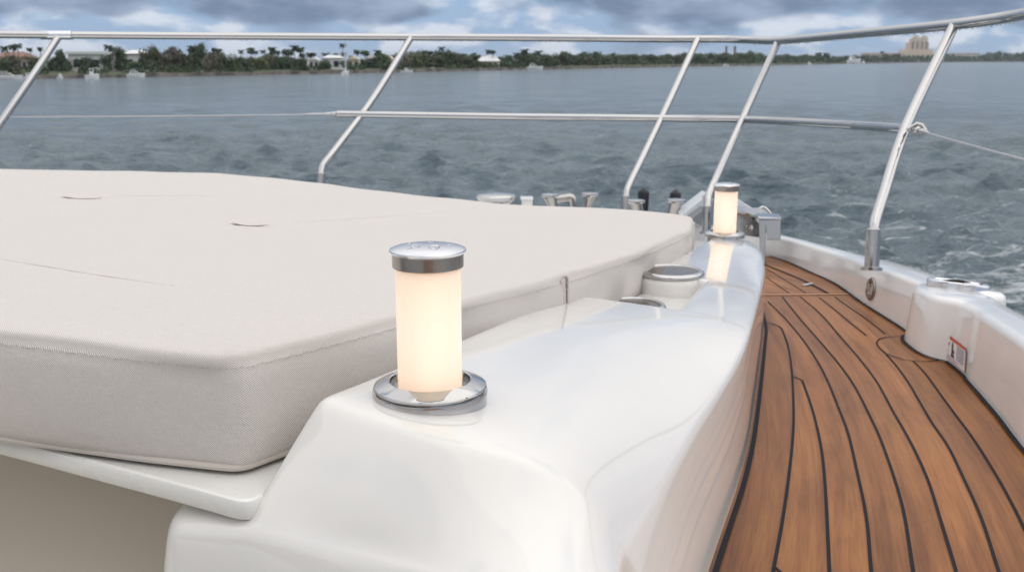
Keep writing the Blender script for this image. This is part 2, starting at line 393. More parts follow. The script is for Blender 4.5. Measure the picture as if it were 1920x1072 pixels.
arc=[0,0,0,0,.008,.030,.034,.022,.008,.002,0,0,0,0,0,0]
rows=[lower,low,r1b,r1,aft_row(.965),aft_row(.90),aft_row(.55),aft_row(.07)]
edge=section(S_A+.004)
rows.append(edge)
for r,wt in ((rows[-1],1),(rows[-2],1),(rows[-3],.7)):
    for i in range(16): r[i]=r[i]-RD*arc[i]*wt
for s_ in (S_A+.03,.95,1.1,1.25,1.42,1.58,sr0-.045,sr0-.014,sr0-.003): rows.append(section(s_))
for s_ in (sr0+.002,sr0+.012,sr0+.1,sr0+.2,sr0+.3,sr1-.012,sr1-.002): rows.append(section(s_,.042))
for s_ in (sr1+.003,sr1+.016,sr1+.06,2.45,2.65,2.85,3.0,3.08): rows.append(section(s_))
last=section(3.12); ctr=Vector((.69,3.17,ctop(.69,3.17)))
rows.append([lerp(p,Vector((ctr.x,ctr.y,p.z)),.12) for p in last])
rows.append([lerp(p,Vector((ctr.x,ctr.y,p.z)),.30)+RD*.05-Vector((0,0,.006)) for p in last])
rows.append([lerp(p,Vector((ctr.x,ctr.y,p.z)),.32)+RD*.07-Vector((0,0,.05)) for p in last])
rows.append([lerp(p,Vector((ctr.x,ctr.y,p.z)),.30)+RD*.08-Vector((0,0,.30)) for p in last])
mb=MB(); mb.grid(rows); coam=mb.build('coaming',M_gel,None,subsurf=3)
def open_holes(o, holes):                           # settle the subdivided surface, then open it under the cup rims
    dg=bpy.context.evaluated_depsgraph_get(); me=bpy.data.meshes.new_from_object(o.evaluated_get(dg)); o.modifiers.clear(); old=o.data; o.data=me
    bm=bmesh.new(); bm.from_mesh(me); w=o.matrix_world
    bmesh.ops.delete(bm,geom=[f for f in bm.faces if any((f.calc_center_median().xy-Vector((p.x,p.y))).length<r for p,r in holes)],context='FACES')
    bm.to_mesh(me); bm.free(); me.name='coaming'; bpy.data.meshes.remove(old)
def rrect(x0,x1,y0,y1,r,n=6):
    P=[]
    for cx_,cy_,a0 in ((x1-r,y1-r,0),(x0+r,y1-r,90),(x0+r,y0+r,180),(x1-r,y0+r,270)):
        for k in range(n+1):
            a=math.radians(a0+90*k/n); P.append(Vector((cx_+r*math.cos(a),cy_+r*math.sin(a),0)))
    return P
# pod round the forward cup holder
cup2=on_pad(1258,513,.0535); cup1=on_pad(1187,569,.085)
open_holes(coam,[(cup1,.057),(cup2,.063)]); move_in(coam,yacht)
mb=MB()
mb.lathe([(.0600,-.03),(.0600,-.001),(.068,-.003),(.0725,-.009),(.0745,-.02),(.076,-.06)],(cup2.x,cup2.y,ctop(cup2.x,cup2.y)+.003),64,0,None,True)
move_in(mb.build('cup_pod',M_gel,None,smooth=60),yacht)
# pad plate (coachroof edge) with the shaded liner below
mb=MB(); pe=[on_pad(415,930,.136),on_pad(300,899,.136),on_pad(150,860,.136),on_pad(0,821,.136)]
pl=[Vector((-.256,.965,0)),Vector((-.268,.945,0)),*[Vector((p.x,p.y,0)) for p in pe],Vector((-.72,1.15,0)),Vector((-.95,1.215,0)),Vector((-1.25,1.28,0)),Vector((-1.6,1.34,0)),Vector((-2.2,1.47,0))]
Q=crom(pl,5)+[outline[i]-ON[i]*.03 for i in range(640) if outline[i].y>1.55 and outline[i].x<-2.2 or outline[i].y>2.9 and outline[i].x<.4][::1]
Q=Q[:len(crom(pl,5))]+[Vector((-2.85,2.0,0)),Vector((-2.45,2.7,0)),Vector((-1.6,3.22,0)),Vector((-1.05,3.62,0)),Vector((0,3.10,0)),Vector((.45,3.02,0)),Vector((.5,2.9,0)),Vector((.06,1.75,0)),Vector((-.24,1.05,0))]
Q=smooth_loop(resample(Q,step=.010,closed=True),4); n=len(Q); qc=sum(Q,Vector())/n; QN=[]
for k in range(n):
    t=(Q[(k+1)%n]-Q[k-1]).normalized(); v=Vector((t.y,-t.x,0)); QN.append(v if v.dot(Q[k]-qc)>0 else -v)
rr=[[Vector((p.x-v.x*ins,p.y-v.y*ins,zp(p.x,p.y)-.136+dz)) for p,v in zip(Q,QN)] for ins,dz in ((.006,-.022),(.0018,-.0212),(0,-.0185),(0,-.0045),(.0014,-.0013),(.005,0))]
mb.grid(rr,closed=True); mb.add(rr[-1],[tuple(range(n))]); mb.add(rr[0],[tuple(range(n-1,-1,-1))])
move_in(mb.build('pad_plate',M_plate,None,smooth=40),yacht)
mb=MB(); W=[Vector((-.30,1.22,0)),Vector((-.7,1.30,0)),Vector((-1.4,1.5,0)),Vector((-2.6,2.0,0))]
mb.grid([[Vector((p.x,p.y,zp(p.x,p.y)-.157)) for p in W],[Vector((p.x,p.y-.03,CZ-.62)) for p in W],[Vector((p.x,p.y-.10,CZ-.72)) for p in W],[Vector((p.x-.1,p.y-.9,CZ-.74)) for p in W]])
move_in(mb.build('recess_liner',M_beige,None,smooth=60),yacht)
# teak side deck ---------------------------------------------------
basepx=((1920,842),(1872,784),(1820,718),(1793,694),(1709,627),(1616,568),(1569,533),(1522,512),(1476,491),(1440,480))
BW=[Vector((.20,-1.7,0)),Vector((.30,-.9,0)),Vector((.44,-.1,0)),Vector((.60,.55,0)),Vector((.705,.95,0)),Vector((.80,1.32,0))]+[on_deck(*p) for p in basepx]
QB=crom(flat(BW),10); yb=np.array([q.y for q in QB]); xb_=np.array([q.x for q in QB]); o_=np.argsort(yb); yb,xb_=yb[o_],xb_[o_]
kk=np.ones(9)/9; xs=np.convolve(np.pad(xb_,4,mode='edge'),kk,'valid')
def bumpB(y,c=2.435,h=.155,p=3.0):
    u=abs(y-c)/h
    return 0 if u>=1 else (1-u**p)**.75
def xbase(y): return float(np.interp(y,yb,xs))
def xin(y):
    p=None; lo,hi=-2.6,3.6
    for _ in range(30):
        md=(lo+hi)/2
        if f3(md).y<y: lo=md
        else: hi=md
    return f3(lo).x if y<3.12 else f3(3.12).x-(y-3.12)*.9
ys=[-1.4+.045*k for k in range(126)]
mb=MB()
def fair(pts):                                        # a faired batten line through surveyed points
    P=resample(crom([on_deck(*p) for p in pts],8),step=.02)
    for _ in range(14 if len(P)>14 else 1): P=[P[0]]+[(P[i-1]+P[i]*2+P[i+1])/4 for i in range(1,len(P)-1)]+[P[-1]]
    return P
def strip(pts,w,mi,up):
    P=fair(pts) if not isinstance(pts[0],Vector) else pts
    l=[];r=[]
    for i,p in enumerate(P):
        t=(P[min(i+1,len(P)-1)]-P[max(i-1,0)]); n=Vector((t.y,-t.x,0)).normalized()*w/2
        l.append(Vector((p.x-n.x,p.y-n.y,zd(p.x-n.x,p.y-n.y)+up))); r.append(Vector((p.x+n.x,p.y+n.y,zd(p.x+n.x,p.y+n.y)+up)))
    mb.grid([l,r],mi)
lines=[((1443,1110),(1449,1072),(1470,960),(1486,830),(1488,770),(1485,700),(1478,650),(1466,617)),
 ((1557,1110),(1555,1072),(1549,940),(1541,846),(1524,770),(1504,713)),
 ((1637,1110),(1633,1072),(1625,970),(1609,894),(1590,810),(1576,775),(1550,710),(1528,670),(1500,630),(1470,595),(1440,566)),
 ((1719,1110),(1712,1072),(1695,960),(1676,894),(1650,820),(1633,784),(1600,720),(1567,675),(1530,632),(1500,598),(1467,557)),
 ((1804,1110),(1793,1072),(1765,980),(1738,894),(1700,815),(1676,775),(1645,717),(1609,670),(1570,625),(1540,590),(1500,556)),
 ((1886,1110),(1872,1072),(1840,970),(1805,894),(1775,830),(1750,798),(1705,720),(1680,685),(1662,665)),
 ((1950,1060),(1925,1000),(1890,930),(1853,866),(1820,815),(1796,784),(1760,735),(1735,700),(1712,677)),
 ((1624,629),(1600,610),(1570,585),(1536,558)),((1660,626),(1620,595),(1590,575),(1566,557)),
 ((1437,520),(1455,533),(1480,550)),((1437,504),(1465,521),(1510,549))]
for i,l in enumerate(lines): strip(l,.0046 if i<9 else .0035,1,.0012)
for l in (((1466,617),(1456,609),(1436,605)),((1504,713),(1497,709),(1487,706)),((1662,664),(1700,676),(1745,678),(1775,670)),
          ((1690,631),(1660,629),(1642,636),(1642,648),(1662,664)),((1450,1062),(1470,1068),(1478,1085))): strip(l,.0042,1,.0016)
strip(((1432,496),(1470,511),(1510,528),(1552,550)),.011,1,.0022)
strip(((1434,553.5),(1520,553),(1605,552)),.016,2,.0026); 
strip(((1434,551.3),(1520,551),(1600,550)),.003,1,.0032); 
P=[Vector((f3(.2+k*.06).x+.006,f3(.2+k*.06).y-.003,0)) for k in range(52)]; strip(P,.0075,1,.0036)
LX=[fair(l) for l in lines[:7]]
LX=[(np.array([q.y for q in c])[::1],np.array([q.x for q in c])) for c in LX]
LX=[(y[np.argsort(y)],x[np.argsort(y)]) for y,x in LX]
def bounds(y):
    B=[xin(y)-.02]+[None]*7+[xbase(y)+.03]
    for i_,(yy,xx) in enumerate(LX):
        if y<yy[0]: B[i_+1]=('r',(xx[0]-xin(yy[0]))/(xbase(yy[0])-xin(yy[0])))
        elif y<=yy[-1]: B[i_+1]=float(np.interp(y,yy,xx))
        else: B[i_+1]=('r',(xx[-1]-xin(yy[-1]))/(xbase(yy[-1])-xin(yy[-1])))
    B=[(B[0]+(B[-1]-B[0])*b[1] if isinstance(b,tuple) else b) for b in B]
    for k in range(1,9): B[k]=max(B[k],B[k-1]+.002)
    return B
pk=[]
BR=[bounds(y) for y in ys]
for k in range(8):
    rows=[];uv=[]
    for y,B in zip(ys,BR):
        a,b2=B[k],B[k+1]; rows.append([Vector((a+(b2-a)*q/3,y,zd(a+(b2-a)*q/3,y))) for q in range(4)]); uv.append([(a+(b2-a)*q/3-.5*(B[3]+B[5])+.13*k,y*1.02) for q in range(4)])
    n0=len(mb.f); mb.grid(rows,uvs=uv); pk+=[(n0,len(mb.f),(k*.37+.1)%1.0)]
strip([Vector((xbase(y)-.046*bumpB(y)-.004,y,0)) for y in [.6+.012*k for k in range(300)]],.0085,1,.0040)
teak=mb.build('side_deck',[M_teak,M_caulk,M_trimwood],None,smooth=0,fix=True); 
at_=teak.data.attributes.new('plank','FLOAT','FACE')
for a,b,v in pk:
    for k in range(a,b): at_.data[k].value=v
move_in(teak,yacht)
mb=MB(); mb.box(on_deck(1515,533,.004),(.05,.012,.004),0,Matrix.Rotation(math.radians(38),3,'Z')); move_in(mb.build('hatch_hinge',M_satin,None,bevel=.001),yacht)
# bulwark ------------------------------------------------------------
cY=lambda y: float(np.interp(y,[1.8,2.9,3.5,4.2],[.075,.105,.130,.150]))
def onb(px,py,ex=0):
    p=on_pad(px,py,.1)
    for _ in range(6): p=on_pad(px,py,cY(p.y)+ex)
    return p
TI=[onb(*p) for p in ((1920,648),(1885,623),(1824,586),(1778,562),(1728,540),(1673,520),(1620,496),(1560,480),(1504,463),(1440,450))]
TO=[onb(*p,.004) for p in ((1920,589),(1856,561),(1754,518),(1652,488),(1560,465),(1508,453),(1450,441))]
def fx(P,pre):
    Q=crom(flat(pre+P),8); y=np.array([q.y for q in Q]); x=np.array([q.x for q in Q]); o=np.argsort(y); return y[o],np.convolve(np.pad(x[o],4,mode='edge'),kk,'valid')
yi,xi_=fx(TI,[Vector((.26,-1.7,0)),Vector((.36,-.9,0)),Vector((.50,-.1,0)),Vector((.66,.55,0)),Vector((.755,.95,0)),Vector((.85,1.35,0))]); yo,xo_=fx(TO,[Vector((.38,-1.7,0)),Vector((.48,-.9,0)),Vector((.62,-.1,0)),Vector((.78,.55,0)),Vector((.88,.95,0)),Vector((.97,1.4,0))])
def bw_section(b_,i_,o2,zb,zt,w=None):
    d=(o2-i_); 
    I=Vector((i_.x,i_.y,zt)); O=Vector((o2.x,o2.y,zt-.003)); B=Vector((b_.x,b_.y,zb-.01)); rr=.016
    dd=Vector((d.x,d.y,0)).normalized()
    pts=[B,lerp(B,I,.5)]
    up=(I-B).normalized()
    for a in (0,.25,.5,.75,1):
        an=a*math.pi/2; pts.append(I-up*rr*(1-math.sin(an))+dd*rr*(1-math.cos(an)))
    pts+= [lerp(I,O,.5)+Vector((0,0,.003)),O-dd*.015,O-dd*.004-Vector((0,0,.004)),O-Vector((0,0,.016)),O-dd*.01-Vector((0,0,.12)),O-dd*.05-Vector((0,0,.6)),Vector((O.x-dd.x*.35,O.y-dd.y*.35,1.2)),Vector((O.x-dd.x*.9,O.y-dd.y*.9,-.6))]
    return pts
rows=[]
for k in range(260):
    y=-1.4+k*.0245
    if y>4.16: break
    bp=bumpB(y); b_=Vector((xbase(y)-.046*bp,y,0)); i_=Vector((max(float(np.interp(y,yi,xi_)),xbase(y)+.012),y,0)); i_.x=(i_.x-.0*bp)*(1-bp)+bp*min(i_.x,xbase(y)-.030)
    o2=Vector((max(float(np.interp(y,yo,xo_)),i_.x+.07),y,0))
    rows.append(bw_section(b_,i_,o2,zd(b_.x,y),zp(i_.x,y)-cY(y)))
bowp=[Vector((1.045,4.2,0)),Vector((.90,4.50,0)),Vector((.62,4.76,0)),Vector((.25,4.90,0)),Vector((-.25,4.97,0)),Vector((-.95,4.97,0)),Vector((-2.0,4.80,0)),Vector((-3.0,4.35,0)),Vector((-4.0,3.6,0))]
BP=resample(crom(bowp,10),step=.07)
for i,p in enumerate(BP):
    if i==0: continue
    t=(BP[min(i+1,len(BP)-1)]-BP[i-1]).normalized(); n=Vector((t.y,-t.x,0))
    w=min(1,i/8); o2=p+n*(.09 if n.dot(p-Vector((-1,3,0)))>0 else -.09)
    rows.append(bw_section(p-(o2-p)*.1,p,o2,zp(p.x,p.y)-.24,zp(p.x,p.y)-.15-.02*w))
mb=MB(); mb.grid(rows); bul=mb.build('bulwark',M_gel2,None,smooth=50); move_in(bul,yacht)
# unseen deckhouse behind the viewer, put in for dark reflections: raked windscreen over white moulding
mb=MB(); WX=[(-3.6,.30),(-2.6,-.30),(-1.5,-.62),(-.5,-.80),(.12,-1.05),(.30,-1.6)]
mb.grid([[Vector((x,y-.05,CZ-.95)) for x,y in WX],[Vector((x,y,CZ-.30)) for x,y in WX],[Vector((x,y-.16,CZ-.12)) for x,y in WX]]); move_in(mb.build('deckhouse_front',M_gel2,None,smooth=60),yacht)
mb=MB(); mb.grid([[Vector((x,y-.16,CZ-.12)) for x,y in WX],[Vector((x*.97,y-.62,CZ+.38)) for x,y in WX],[Vector((x*.92,y-1.1,CZ+.80)) for x,y in WX]]); move_in(mb.build('windscreen',mat('tinted_glass',(.02,.022,.025),.06),None,smooth=60),yacht)
mb=MB(); mb.grid([[Vector((x*.92,y-1.1,CZ+.80)) for x,y in WX],[Vector((x*.95,y-1.0,CZ+.86)) for x,y in WX],[Vector((x*.95,y-1.1,CZ+.98)) for x,y in WX],[Vector((x*.9,y-2.2,CZ+1.1)) for x,y in WX]]); move_in(mb.build('deckhouse_roof',M_gel2,None,smooth=60),yacht)
mb=MB(); fd=[Vector((p.x,p.y,0)) for p in BP[::3]]
poly=[Vector((.72,3.2,0)),Vector((.9,3.6,0))]+fd+[Vector((-3.6,2.6,0)),Vector((-2.6,2.6,0)),Vector((-1.05,3.5,0)),Vector((.3,3.0,0))]
mb.add([Vector((p.x,p.y,zp(p.x,p.y)-.225)) for p in poly],[tuple(range(len(poly)))]); move_in(mb.build('foredeck',M_gel2,None,smooth=0),yacht)

# ------------------------------------------------------------------ deck lamps
def make_lamp(loc,label):
    r=empty('deck_lamp',loc,label,'lamp','glowing deck lamps on the coaming')
    MB().lathe([(0.0445,-0.0120),(0.0432,0.0180),(0.0440,0.0204),(0.0455,0.0210),(0.0590,0.0162),(0.0612,0.0148),(0.0618,0.0136),(0.0614,0.0124),(0.0600,0.0120),(0.0600,0.0106),(0.0624,0.0100),(0.0630,0.0082),(0.0622,0.0010),(0.0622,-0.0120)],n=96,close=True).build('base_ring',M_steel,r,smooth=28)
    MB().lathe([(.0438,-.02),(.0438,.010),(.0362,.010),(.0362,-.02)],n=64,close=True).build('inner_sleeve',M_brush,r)
    df=MB().lathe([(.0350,-.02),(.0350,.1500),(.0325,.1500),(.0325,-.02)],n=64,close=True).build('diffuser',M_glow,r)
    MB().lathe([(.004,.006),(.012,.018),(.014,.03),(.014,.122),(.012,.132),(.004,.138)],n=32).build('light_core',M_core,df)
    cp=MB().lathe([(.0,.160),(.0376,.160),(.0402,.1622),(.0411,.1638),(.0407,.1650),(.036,.1670),(.026,.1688),(.013,.1698),(0,.1700)],n=96).build('cap',M_satin,r,smooth=30)
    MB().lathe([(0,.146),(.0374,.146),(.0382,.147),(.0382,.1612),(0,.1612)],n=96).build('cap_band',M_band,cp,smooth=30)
    return r
Lp1=onc(807,744); lamp1=make_lamp((Lp1.x,Lp1.y,ctop(Lp1.x,Lp1.y)),'near glowing cylinder lamp with raindrops on its flat steel cap')
cap=[c for c in lamp1.children if c.name=='cap'][0]
mb=MB()
for (x,y,r) in ((-.012,-.012,.0050),(.008,-.016,.0062),(.011,-.009,.0035),(-.017,-.018,.0028),(.002,.02,.004),(-.02,.012,.003),(.022,.004,.0026)):
    zz=.1698-.0032*((x*x+y*y)/.036**2)
    mb.lathe([(r,0),(r*.93,r*.18),(r*.7,r*.36),(r*.35,r*.46),(0,r*.48)],(x,y,zz),16)
mb.build('raindrops',mat('water_drop',(1,1,1),.02,0,**{'Transmission Weight':1.0,'IOR':1.33}),cap,smooth=60)
Lp2=onc(1358,445)
lamp2=lamp1.copy(); C.objects.link(lamp2); lamp2.location=(Lp2.x,Lp2.y,ctop(Lp2.x,Lp2.y)); lamp2['label']='far glowing cylinder lamp at the bow end of the white coaming'
for ch in list(lamp1.children):
    d=ch.copy(); C.objects.link(d); d.parent=lamp2
    for g in ch.children:
        h=g.copy(); C.objects.link(h); h.parent=d
# cup holders
def cup(p,z,R,label):
    r=empty('cup_holder',(p.x,p.y,z),label,'cup holder','steel cup holders let into the coaming')
    MB().lathe([(R*.80,-.004),(R*.80,.004),(R*.83,.0062),(R*.90,.0066),(R*.97,.0040),(R,.0008),(R*.99,-.003)],n=80,close=True).build('rim',M_steel,r,smooth=50)
    MB().lathe([(R*.80,.003),(R*.79,-.03),(R*.74,-.085),(R*.70,-.09),(0,-.09)],n=64).build('cup',M_cup,r,smooth=50)
cup(cup1,ctop(cup1.x,cup1.y)-.042+.003,.066,'steel cup holder sunk in the low floor of the coaming recess')
cup(cup2,ctop(cup2.x,cup2.y)+.003,.0735,'steel cup holder on the raised rounded white pod')

# ------------------------------------------------------------------ guard rail
rail=empty('guard_rail',(.5,4.6,CZ-.6),'polished steel guard rail with raked posts round the bow','rail')
TR=[Vector((.62,-1.6,CZ+.13)),Vector((.86,-.4,CZ+.13)),Vector((1.08,.8,CZ+.13))]+[at(*p) for p in ((2200,-42,1.9),(2050,-2,2.35),(1920,27,2.95),(1790,46,3.3),(1600,64,4.0),(1480,75,4.55),(1440,76.5,4.75),(1400,75,4.9),(1340,73.5,5.0),(1240,73.5,5.05),(960,71,5.15),(770,70,5.2),(400,68,5.1),(110,66,4.95),(-200,64,4.8),(-640,64,4.6))]
RR=.0178
MB().tube(crom(TR,10),RR,24).build('top_rail',M_steel,None); o=C.objects[-1]; move_in(o,rail)
Lv=(at(-50,66,4.93)-at(110,66.2,4.95)).normalized()
a=at(106,66.5,4.947)
MB().tube([a-Lv*.075,a-Lv*.0745,a+Lv*.0745,a+Lv*.075],[RR,.0215,.0215,RR],24).build('joint_sleeve',M_satin,None); move_in(C.objects[-1],rail)
MR=[at(*p) for p in ((632,214,5.03),(760,216,5.02),(960,219,4.97),(1240,222,4.85),(1390,224,4.62),(1500,229,4.2),(1600,235,3.72),(1702,242,3.13))]
MB().tube(crom(MR,8),.0165,20).build('mid_rail',M_steel,None); move_in(C.objects[-1],rail)
posts=[(((1790,46,3.3),(1700,235,3.12),(1655,370,2.98),(1641,415,2.94),(1637,450,2.93),(1635,486,2.93)),.0165,(1635,488,2.93)),
 (((1460,76,4.66),(1390,228,4.6),(1340,340,4.4),(1329,366,4.36),(1326,395,4.34),(1325,424,4.34)),.0162,(1325,426,4.34)),
 (((1308,73.5,5.02),(1240,222,4.85),(1184,338,4.72),(1176,357,4.70),(1173,380,4.69),(1172,402,4.69)),.0165,(1172,404,4.69)),
 (((771,70,5.2),(700,185,5.08),(620,292,4.94),(606,310,4.92),(602,326,4.91),(601,344,4.91)),.0170,(601,360,4.91)),
 (((112,66,4.95),(50,160,4.85),(-60,318,4.7),(-73,338,4.69),(-77,354,4.69),(-78,372,4.69)),.0170,(-78,390,4.69))]
for pts,r,ft in posts:
    P=[at(*p) for p in pts]
    MB().tube(crom([P[0],P[1],P[2]],6)[:-1]+crom(P[2:],6),r,20).build('stanchion',M_steel,None); st=C.objects[-1]; move_in(st,rail)
    b=at(*ft); u=(P[-2]-P[-1]).normalized()
    M_=u.to_track_quat('Z','Y').to_matrix()
    o=MB().lathe([(r*1.9,-.030),(r*1.9,-.022),(r*1.26,-.018),(r*1.24,.088),(r*1.06,.092),(r*1.0,.092)],b,24,0,M_).build('foot_socket',M_foot,None); o.parent=st; o.matrix_parent_inverse=st.matrix_world.inverted() if False else Matrix.Translation(-Vector(rail.location)+Vector(rail.location))
    o.matrix_parent_inverse=Matrix.Translation(Vector((0,0,0)))
mb=MB(); P=resample(crom(TR,10),step=.021); rg=random.Random(4)
for p in P[8:-20]:
    if rg.random()<.75:
        r=rg.uniform(.0022,.0048); mb.lathe([(0,-r*1.1),(r*.8,-r*.5),(r,r*.3),(0,r)],p+Vector((rg.uniform(-.006,.006),rg.uniform(-.008,.004),-RR-.0005)),8)
o=mb.build('water_beads',M_satin,None,smooth=60); o['kind']='stuff'; move_in(o,rail)
# lifelines with their terminal fittings
A=at(1704,241,3.10); B=at(1960,305,2.2); B=A+(B-A)*2.4; d=(B-A)/2.4
mb=MB(); w0=A+d*.13; mb.tube([w0+(B-w0)*t-Vector((0,0,.02*4*t*(1-t)*.3)) for t in [k/14 for k in range(15)]],.0032,8)
wr=mb.build('lifeline',M_wire,None); move_in(wr,rail)
def bead(mb,c,r,ax,l):
    M_=ax.to_track_quat('Z','Y').to_matrix(); mb.lathe([(0,-l),(r*.6,-l*.95),(r,-l*.4),(r,l*.4),(r*.6,l*.95),(0,l)],c,14,0,M_)
mb=MB(); dn=d.normalized()
bead(mb,A+dn*.035,.011,dn,.02); bead(mb,A+dn*.085,.013,dn,.012); bead(mb,A+dn*.115,.010,dn,.035)
sd=dn.cross(Vector((0,0,1))).normalized(); mb.tube([A+dn*.07+sd*.02+Vector((0,0,.006)),A+dn*.075+Vector((0,0,.02)),A+dn*.082-sd*.012+Vector((0,0,.016)),A+dn*.09-sd*.022]+[A+dn*.095+Vector((0,0,-.012))],.006,8)
for k in range(4): bead(mb,A+dn*(.03+.012*k)+sd*.010*(-1)**k,.0065,Vector((0,0,1)),.007)
bead(mb,A+dn*.148,.007,dn,.03)
tb=mb.build('turnbuckle',M_steel,None,smooth=60); tb.parent=wr; tb.matrix_parent_inverse=Matrix.Identity(4)
A=at(634,214,5.03); B=at(-120,220,4.75); d=B-A
wr=MB().tube([A+d*t-Vector((0,0,.012*t*(1-t))) for t in [k/16 for k in range(17)]],.0021,8).build('lifeline',M_wire,None); move_in(wr,rail)
mb=MB(); dn=d.normalized(); bead(mb,A+dn*.022,.012,dn,.018); bead(mb,A+dn*.05,.0095,dn,.022); bead(mb,A+dn*.11,.0055,dn,.06)
tb=mb.build('turnbuckle',M_wire,None,smooth=60); tb.parent=wr; tb.matrix_parent_inverse=Matrix.Identity(4)
for o in [c for c in C.objects if c.name.startswith(('foot_socket','turnbuckle'))]:
    o.matrix_parent_inverse=Matrix.Translation(Vector((0,0,0)))

# ------------------------------------------------------------------ fittings on the bulwark
fp=onb(1796,541,-.004)
pl=empty('fairlead_plate',(fp.x,fp.y,fp.z+.004),'flat dog-bone steel plate on top of the white bulwark bulge','deck fitting')
def dogbone(sc,n=72):
    P=[]
    for k in range(n):
        a=2*math.pi*k/n; c=math.cos(a)
        w=.034+.009*abs(c)**1.5-.007*math.exp(-((c-.02)/.3)**2)
        P.append(Vector((.074*c*sc,w*math.sin(a)*sc,0)))
    return P
Rz=Matrix.Rotation(math.radians(-24),3,'Z'); tilt=Matrix.Rotation(math.atan(-PB*0+.05),3,'X')
def ringrows(scz): return [[Rz@(p+Vector((0,0,z+p.x*-.06+p.y*-.05))) for p in dogbone(sc)] for sc,z in scz]
mb=MB(); R_=ringrows(((1.0,-.02),(1.0,.010),(.97,.0135),(.90,.0150),(.78,.0146),(.74,.0120),(.70,.0110))); mb.grid(R_,closed=True); mb.add(R_[-1],[tuple(range(72))]); mb.build('plate',M_satin,pl,smooth=40)
mb=MB()
for sgn in (1,):
    pts=[]
    for k in range(15):
        a=math.radians(25+130*k/14); pts.append(Rz@Vector((.036*math.cos(a)-.004,  .018*math.sin(a)+.0,.0122)))
    mb.tube(pts,[.0005+.0028*math.sin(math.pi*k/14) for k in range(15)],8)
for (x,y) in ((-.05,.004),(.052,-.004)): mb.lathe([(.0045,0),(.0045,.0015),(0,.0016)],Rz@Vector((x,y,.0128)),12)
mb.build('lifting_slot',M_black,pl)
q=on_pad(1829,563,cY(2.3)-.002); q0=onb(1822,557,-.0035); q1=onb(1842,566,-.0035)
mb=MB(); u=(q1-q0).normalized(); s_=Vector((-u.y,u.x,0))*.002; mb.add([q0-s_,q1-s_,q1+s_,q0+s_],[(0,1,2,3)]); mb.build('red_line_mark',mat('red_ink',(.75,.22,.18),.6),None,smooth=0); move_in(C.objects[-1],yacht)
kb=onb(1851,556,.006); MB().lathe([(.045,-.05),(.044,-.004),(.040,.006),(.03,.012),(0,.014)],kb,32).build('bulwark_knob',M_gel2,None,smooth=60); move_in(C.objects[-1],yacht)
# hawse hole in the bulwark's inner face
def wall_pt(y,h,out=.0):
    zb,zt=zd(xbase(y),y),zp(float(np.interp(y,yi,xi_)),y)-cY(y); xi2=max(float(np.interp(y,yi,xi_)),xbase(y)+.012)
    return Vector((lerp(xbase(y),xi2,h)-out,y,zb+(zt-zb)*h))
best=min((((lambda p:(p.x*F/((p.y*CP)-(p.z-CZ)*SP)+960-1635)**2+(536-F*((p.y*SP)+(p.z-CZ)*CP)/((p.y*CP)-(p.z-CZ)*SP)-541)**2)(wall_pt(y,h)),y,h) for y in [2.4+.01*k for k in range(80)] for h in [k/20 for k in range(1,20)]))
hc=wall_pt(best[1],best[2]); ty=(wall_pt(best[1]+.02,best[2])-wall_pt(best[1]-.02,best[2])).normalized(); tz=(wall_pt(best[1],best[2]+.1)-wall_pt(best[1],best[2]-.1)).normalized(); tn=tz.cross(ty).normalized()
if tn.x>0: tn=-tn
hz=empty('hawse_hole',tuple(hc),'small oval steel hawse eye in the inner face of the bulwark','deck fitting')
def ov(ra,rb,o_,n=40): return [ty*ra*math.cos(2*math.pi*k/n)+tz*rb*math.sin(2*math.pi*k/n)+tn*o_ for k in range(n)]
mb=MB(); mb.grid([ov(.044,.036,-.006),ov(.044,.036,.003),ov(.040,.032,.006),ov(.028,.021,.005),ov(.022,.0165,-.006)],closed=True); mb.build('rim',M_band,hz,smooth=40)
mb=MB(); v=ov(.024,.018,-.001); mb.add(v,[tuple(range(40))]); mb.build('hole',M_black,hz,smooth=0)
mb=MB(); mb.tube([ty*.010+tz*.014+tn*.004,ty*.012+tn*.008,ty*.010-tz*.014+tn*.004],.0055,10); mb.build('pin',M_steel,hz)
# warning sticker on the inner face (white, red band, two black pictograms, lines of small print)
def prj(p,px,py): return (p.x*F/((p.y*CP)-(p.z-CZ)*SP)+960-px)**2+(536-F*((p.y*SP)+(p.z-CZ)*CP)/((p.y*CP)-(p.z-CZ)*SP)-py)**2
def face(px,py):
    Y,Hh,w=2.05,.5,.4
    for it in range(9):
        b_=min((prj(wall_pt(Y+w*i/8,min(.97,max(.03,Hh+w*1.2*j/8))),px,py),Y+w*i/8,min(.97,max(.03,Hh+w*1.2*j/8))) for i in range(-8,9) for j in range(-8,9)); Y,Hh=b_[1],b_[2]; w*=.5
    return Y,Hh
q00,q10,q11,q01=face(1771,666),face(1811,698),face(1814,652),face(1774,622)
def stk(u,v,o_):
    y=lerp(lerp(q00[0],q10[0],u),lerp(q01[0],q11[0],u),v); h=lerp(lerp(q00[1],q10[1],u),lerp(q01[1],q11[1],u),v)
    p=wall_pt(y,max(.02,h)); bp=bumpB(y); return p+Vector((-o_,-o_*.4,o_*.15))
sk=empty('warning_sticker',tuple(stk(.5,0,0)),'white warning sticker with orange-red band and black pictograms','sticker')
def patch(name,quads,m,o_):
    mb=MB()
    for q in quads:
        q=[q[0],q[1]] if False else q
        mb.add([stk(u,v,o_)-Vector(sk.location) for u,v in q],[tuple(range(len(q)))])
    return mb.build(name,m,sk,smooth=0)
R4=lambda a,b,c,d:[(a,b),(c,b),(c,d),(a,d)]
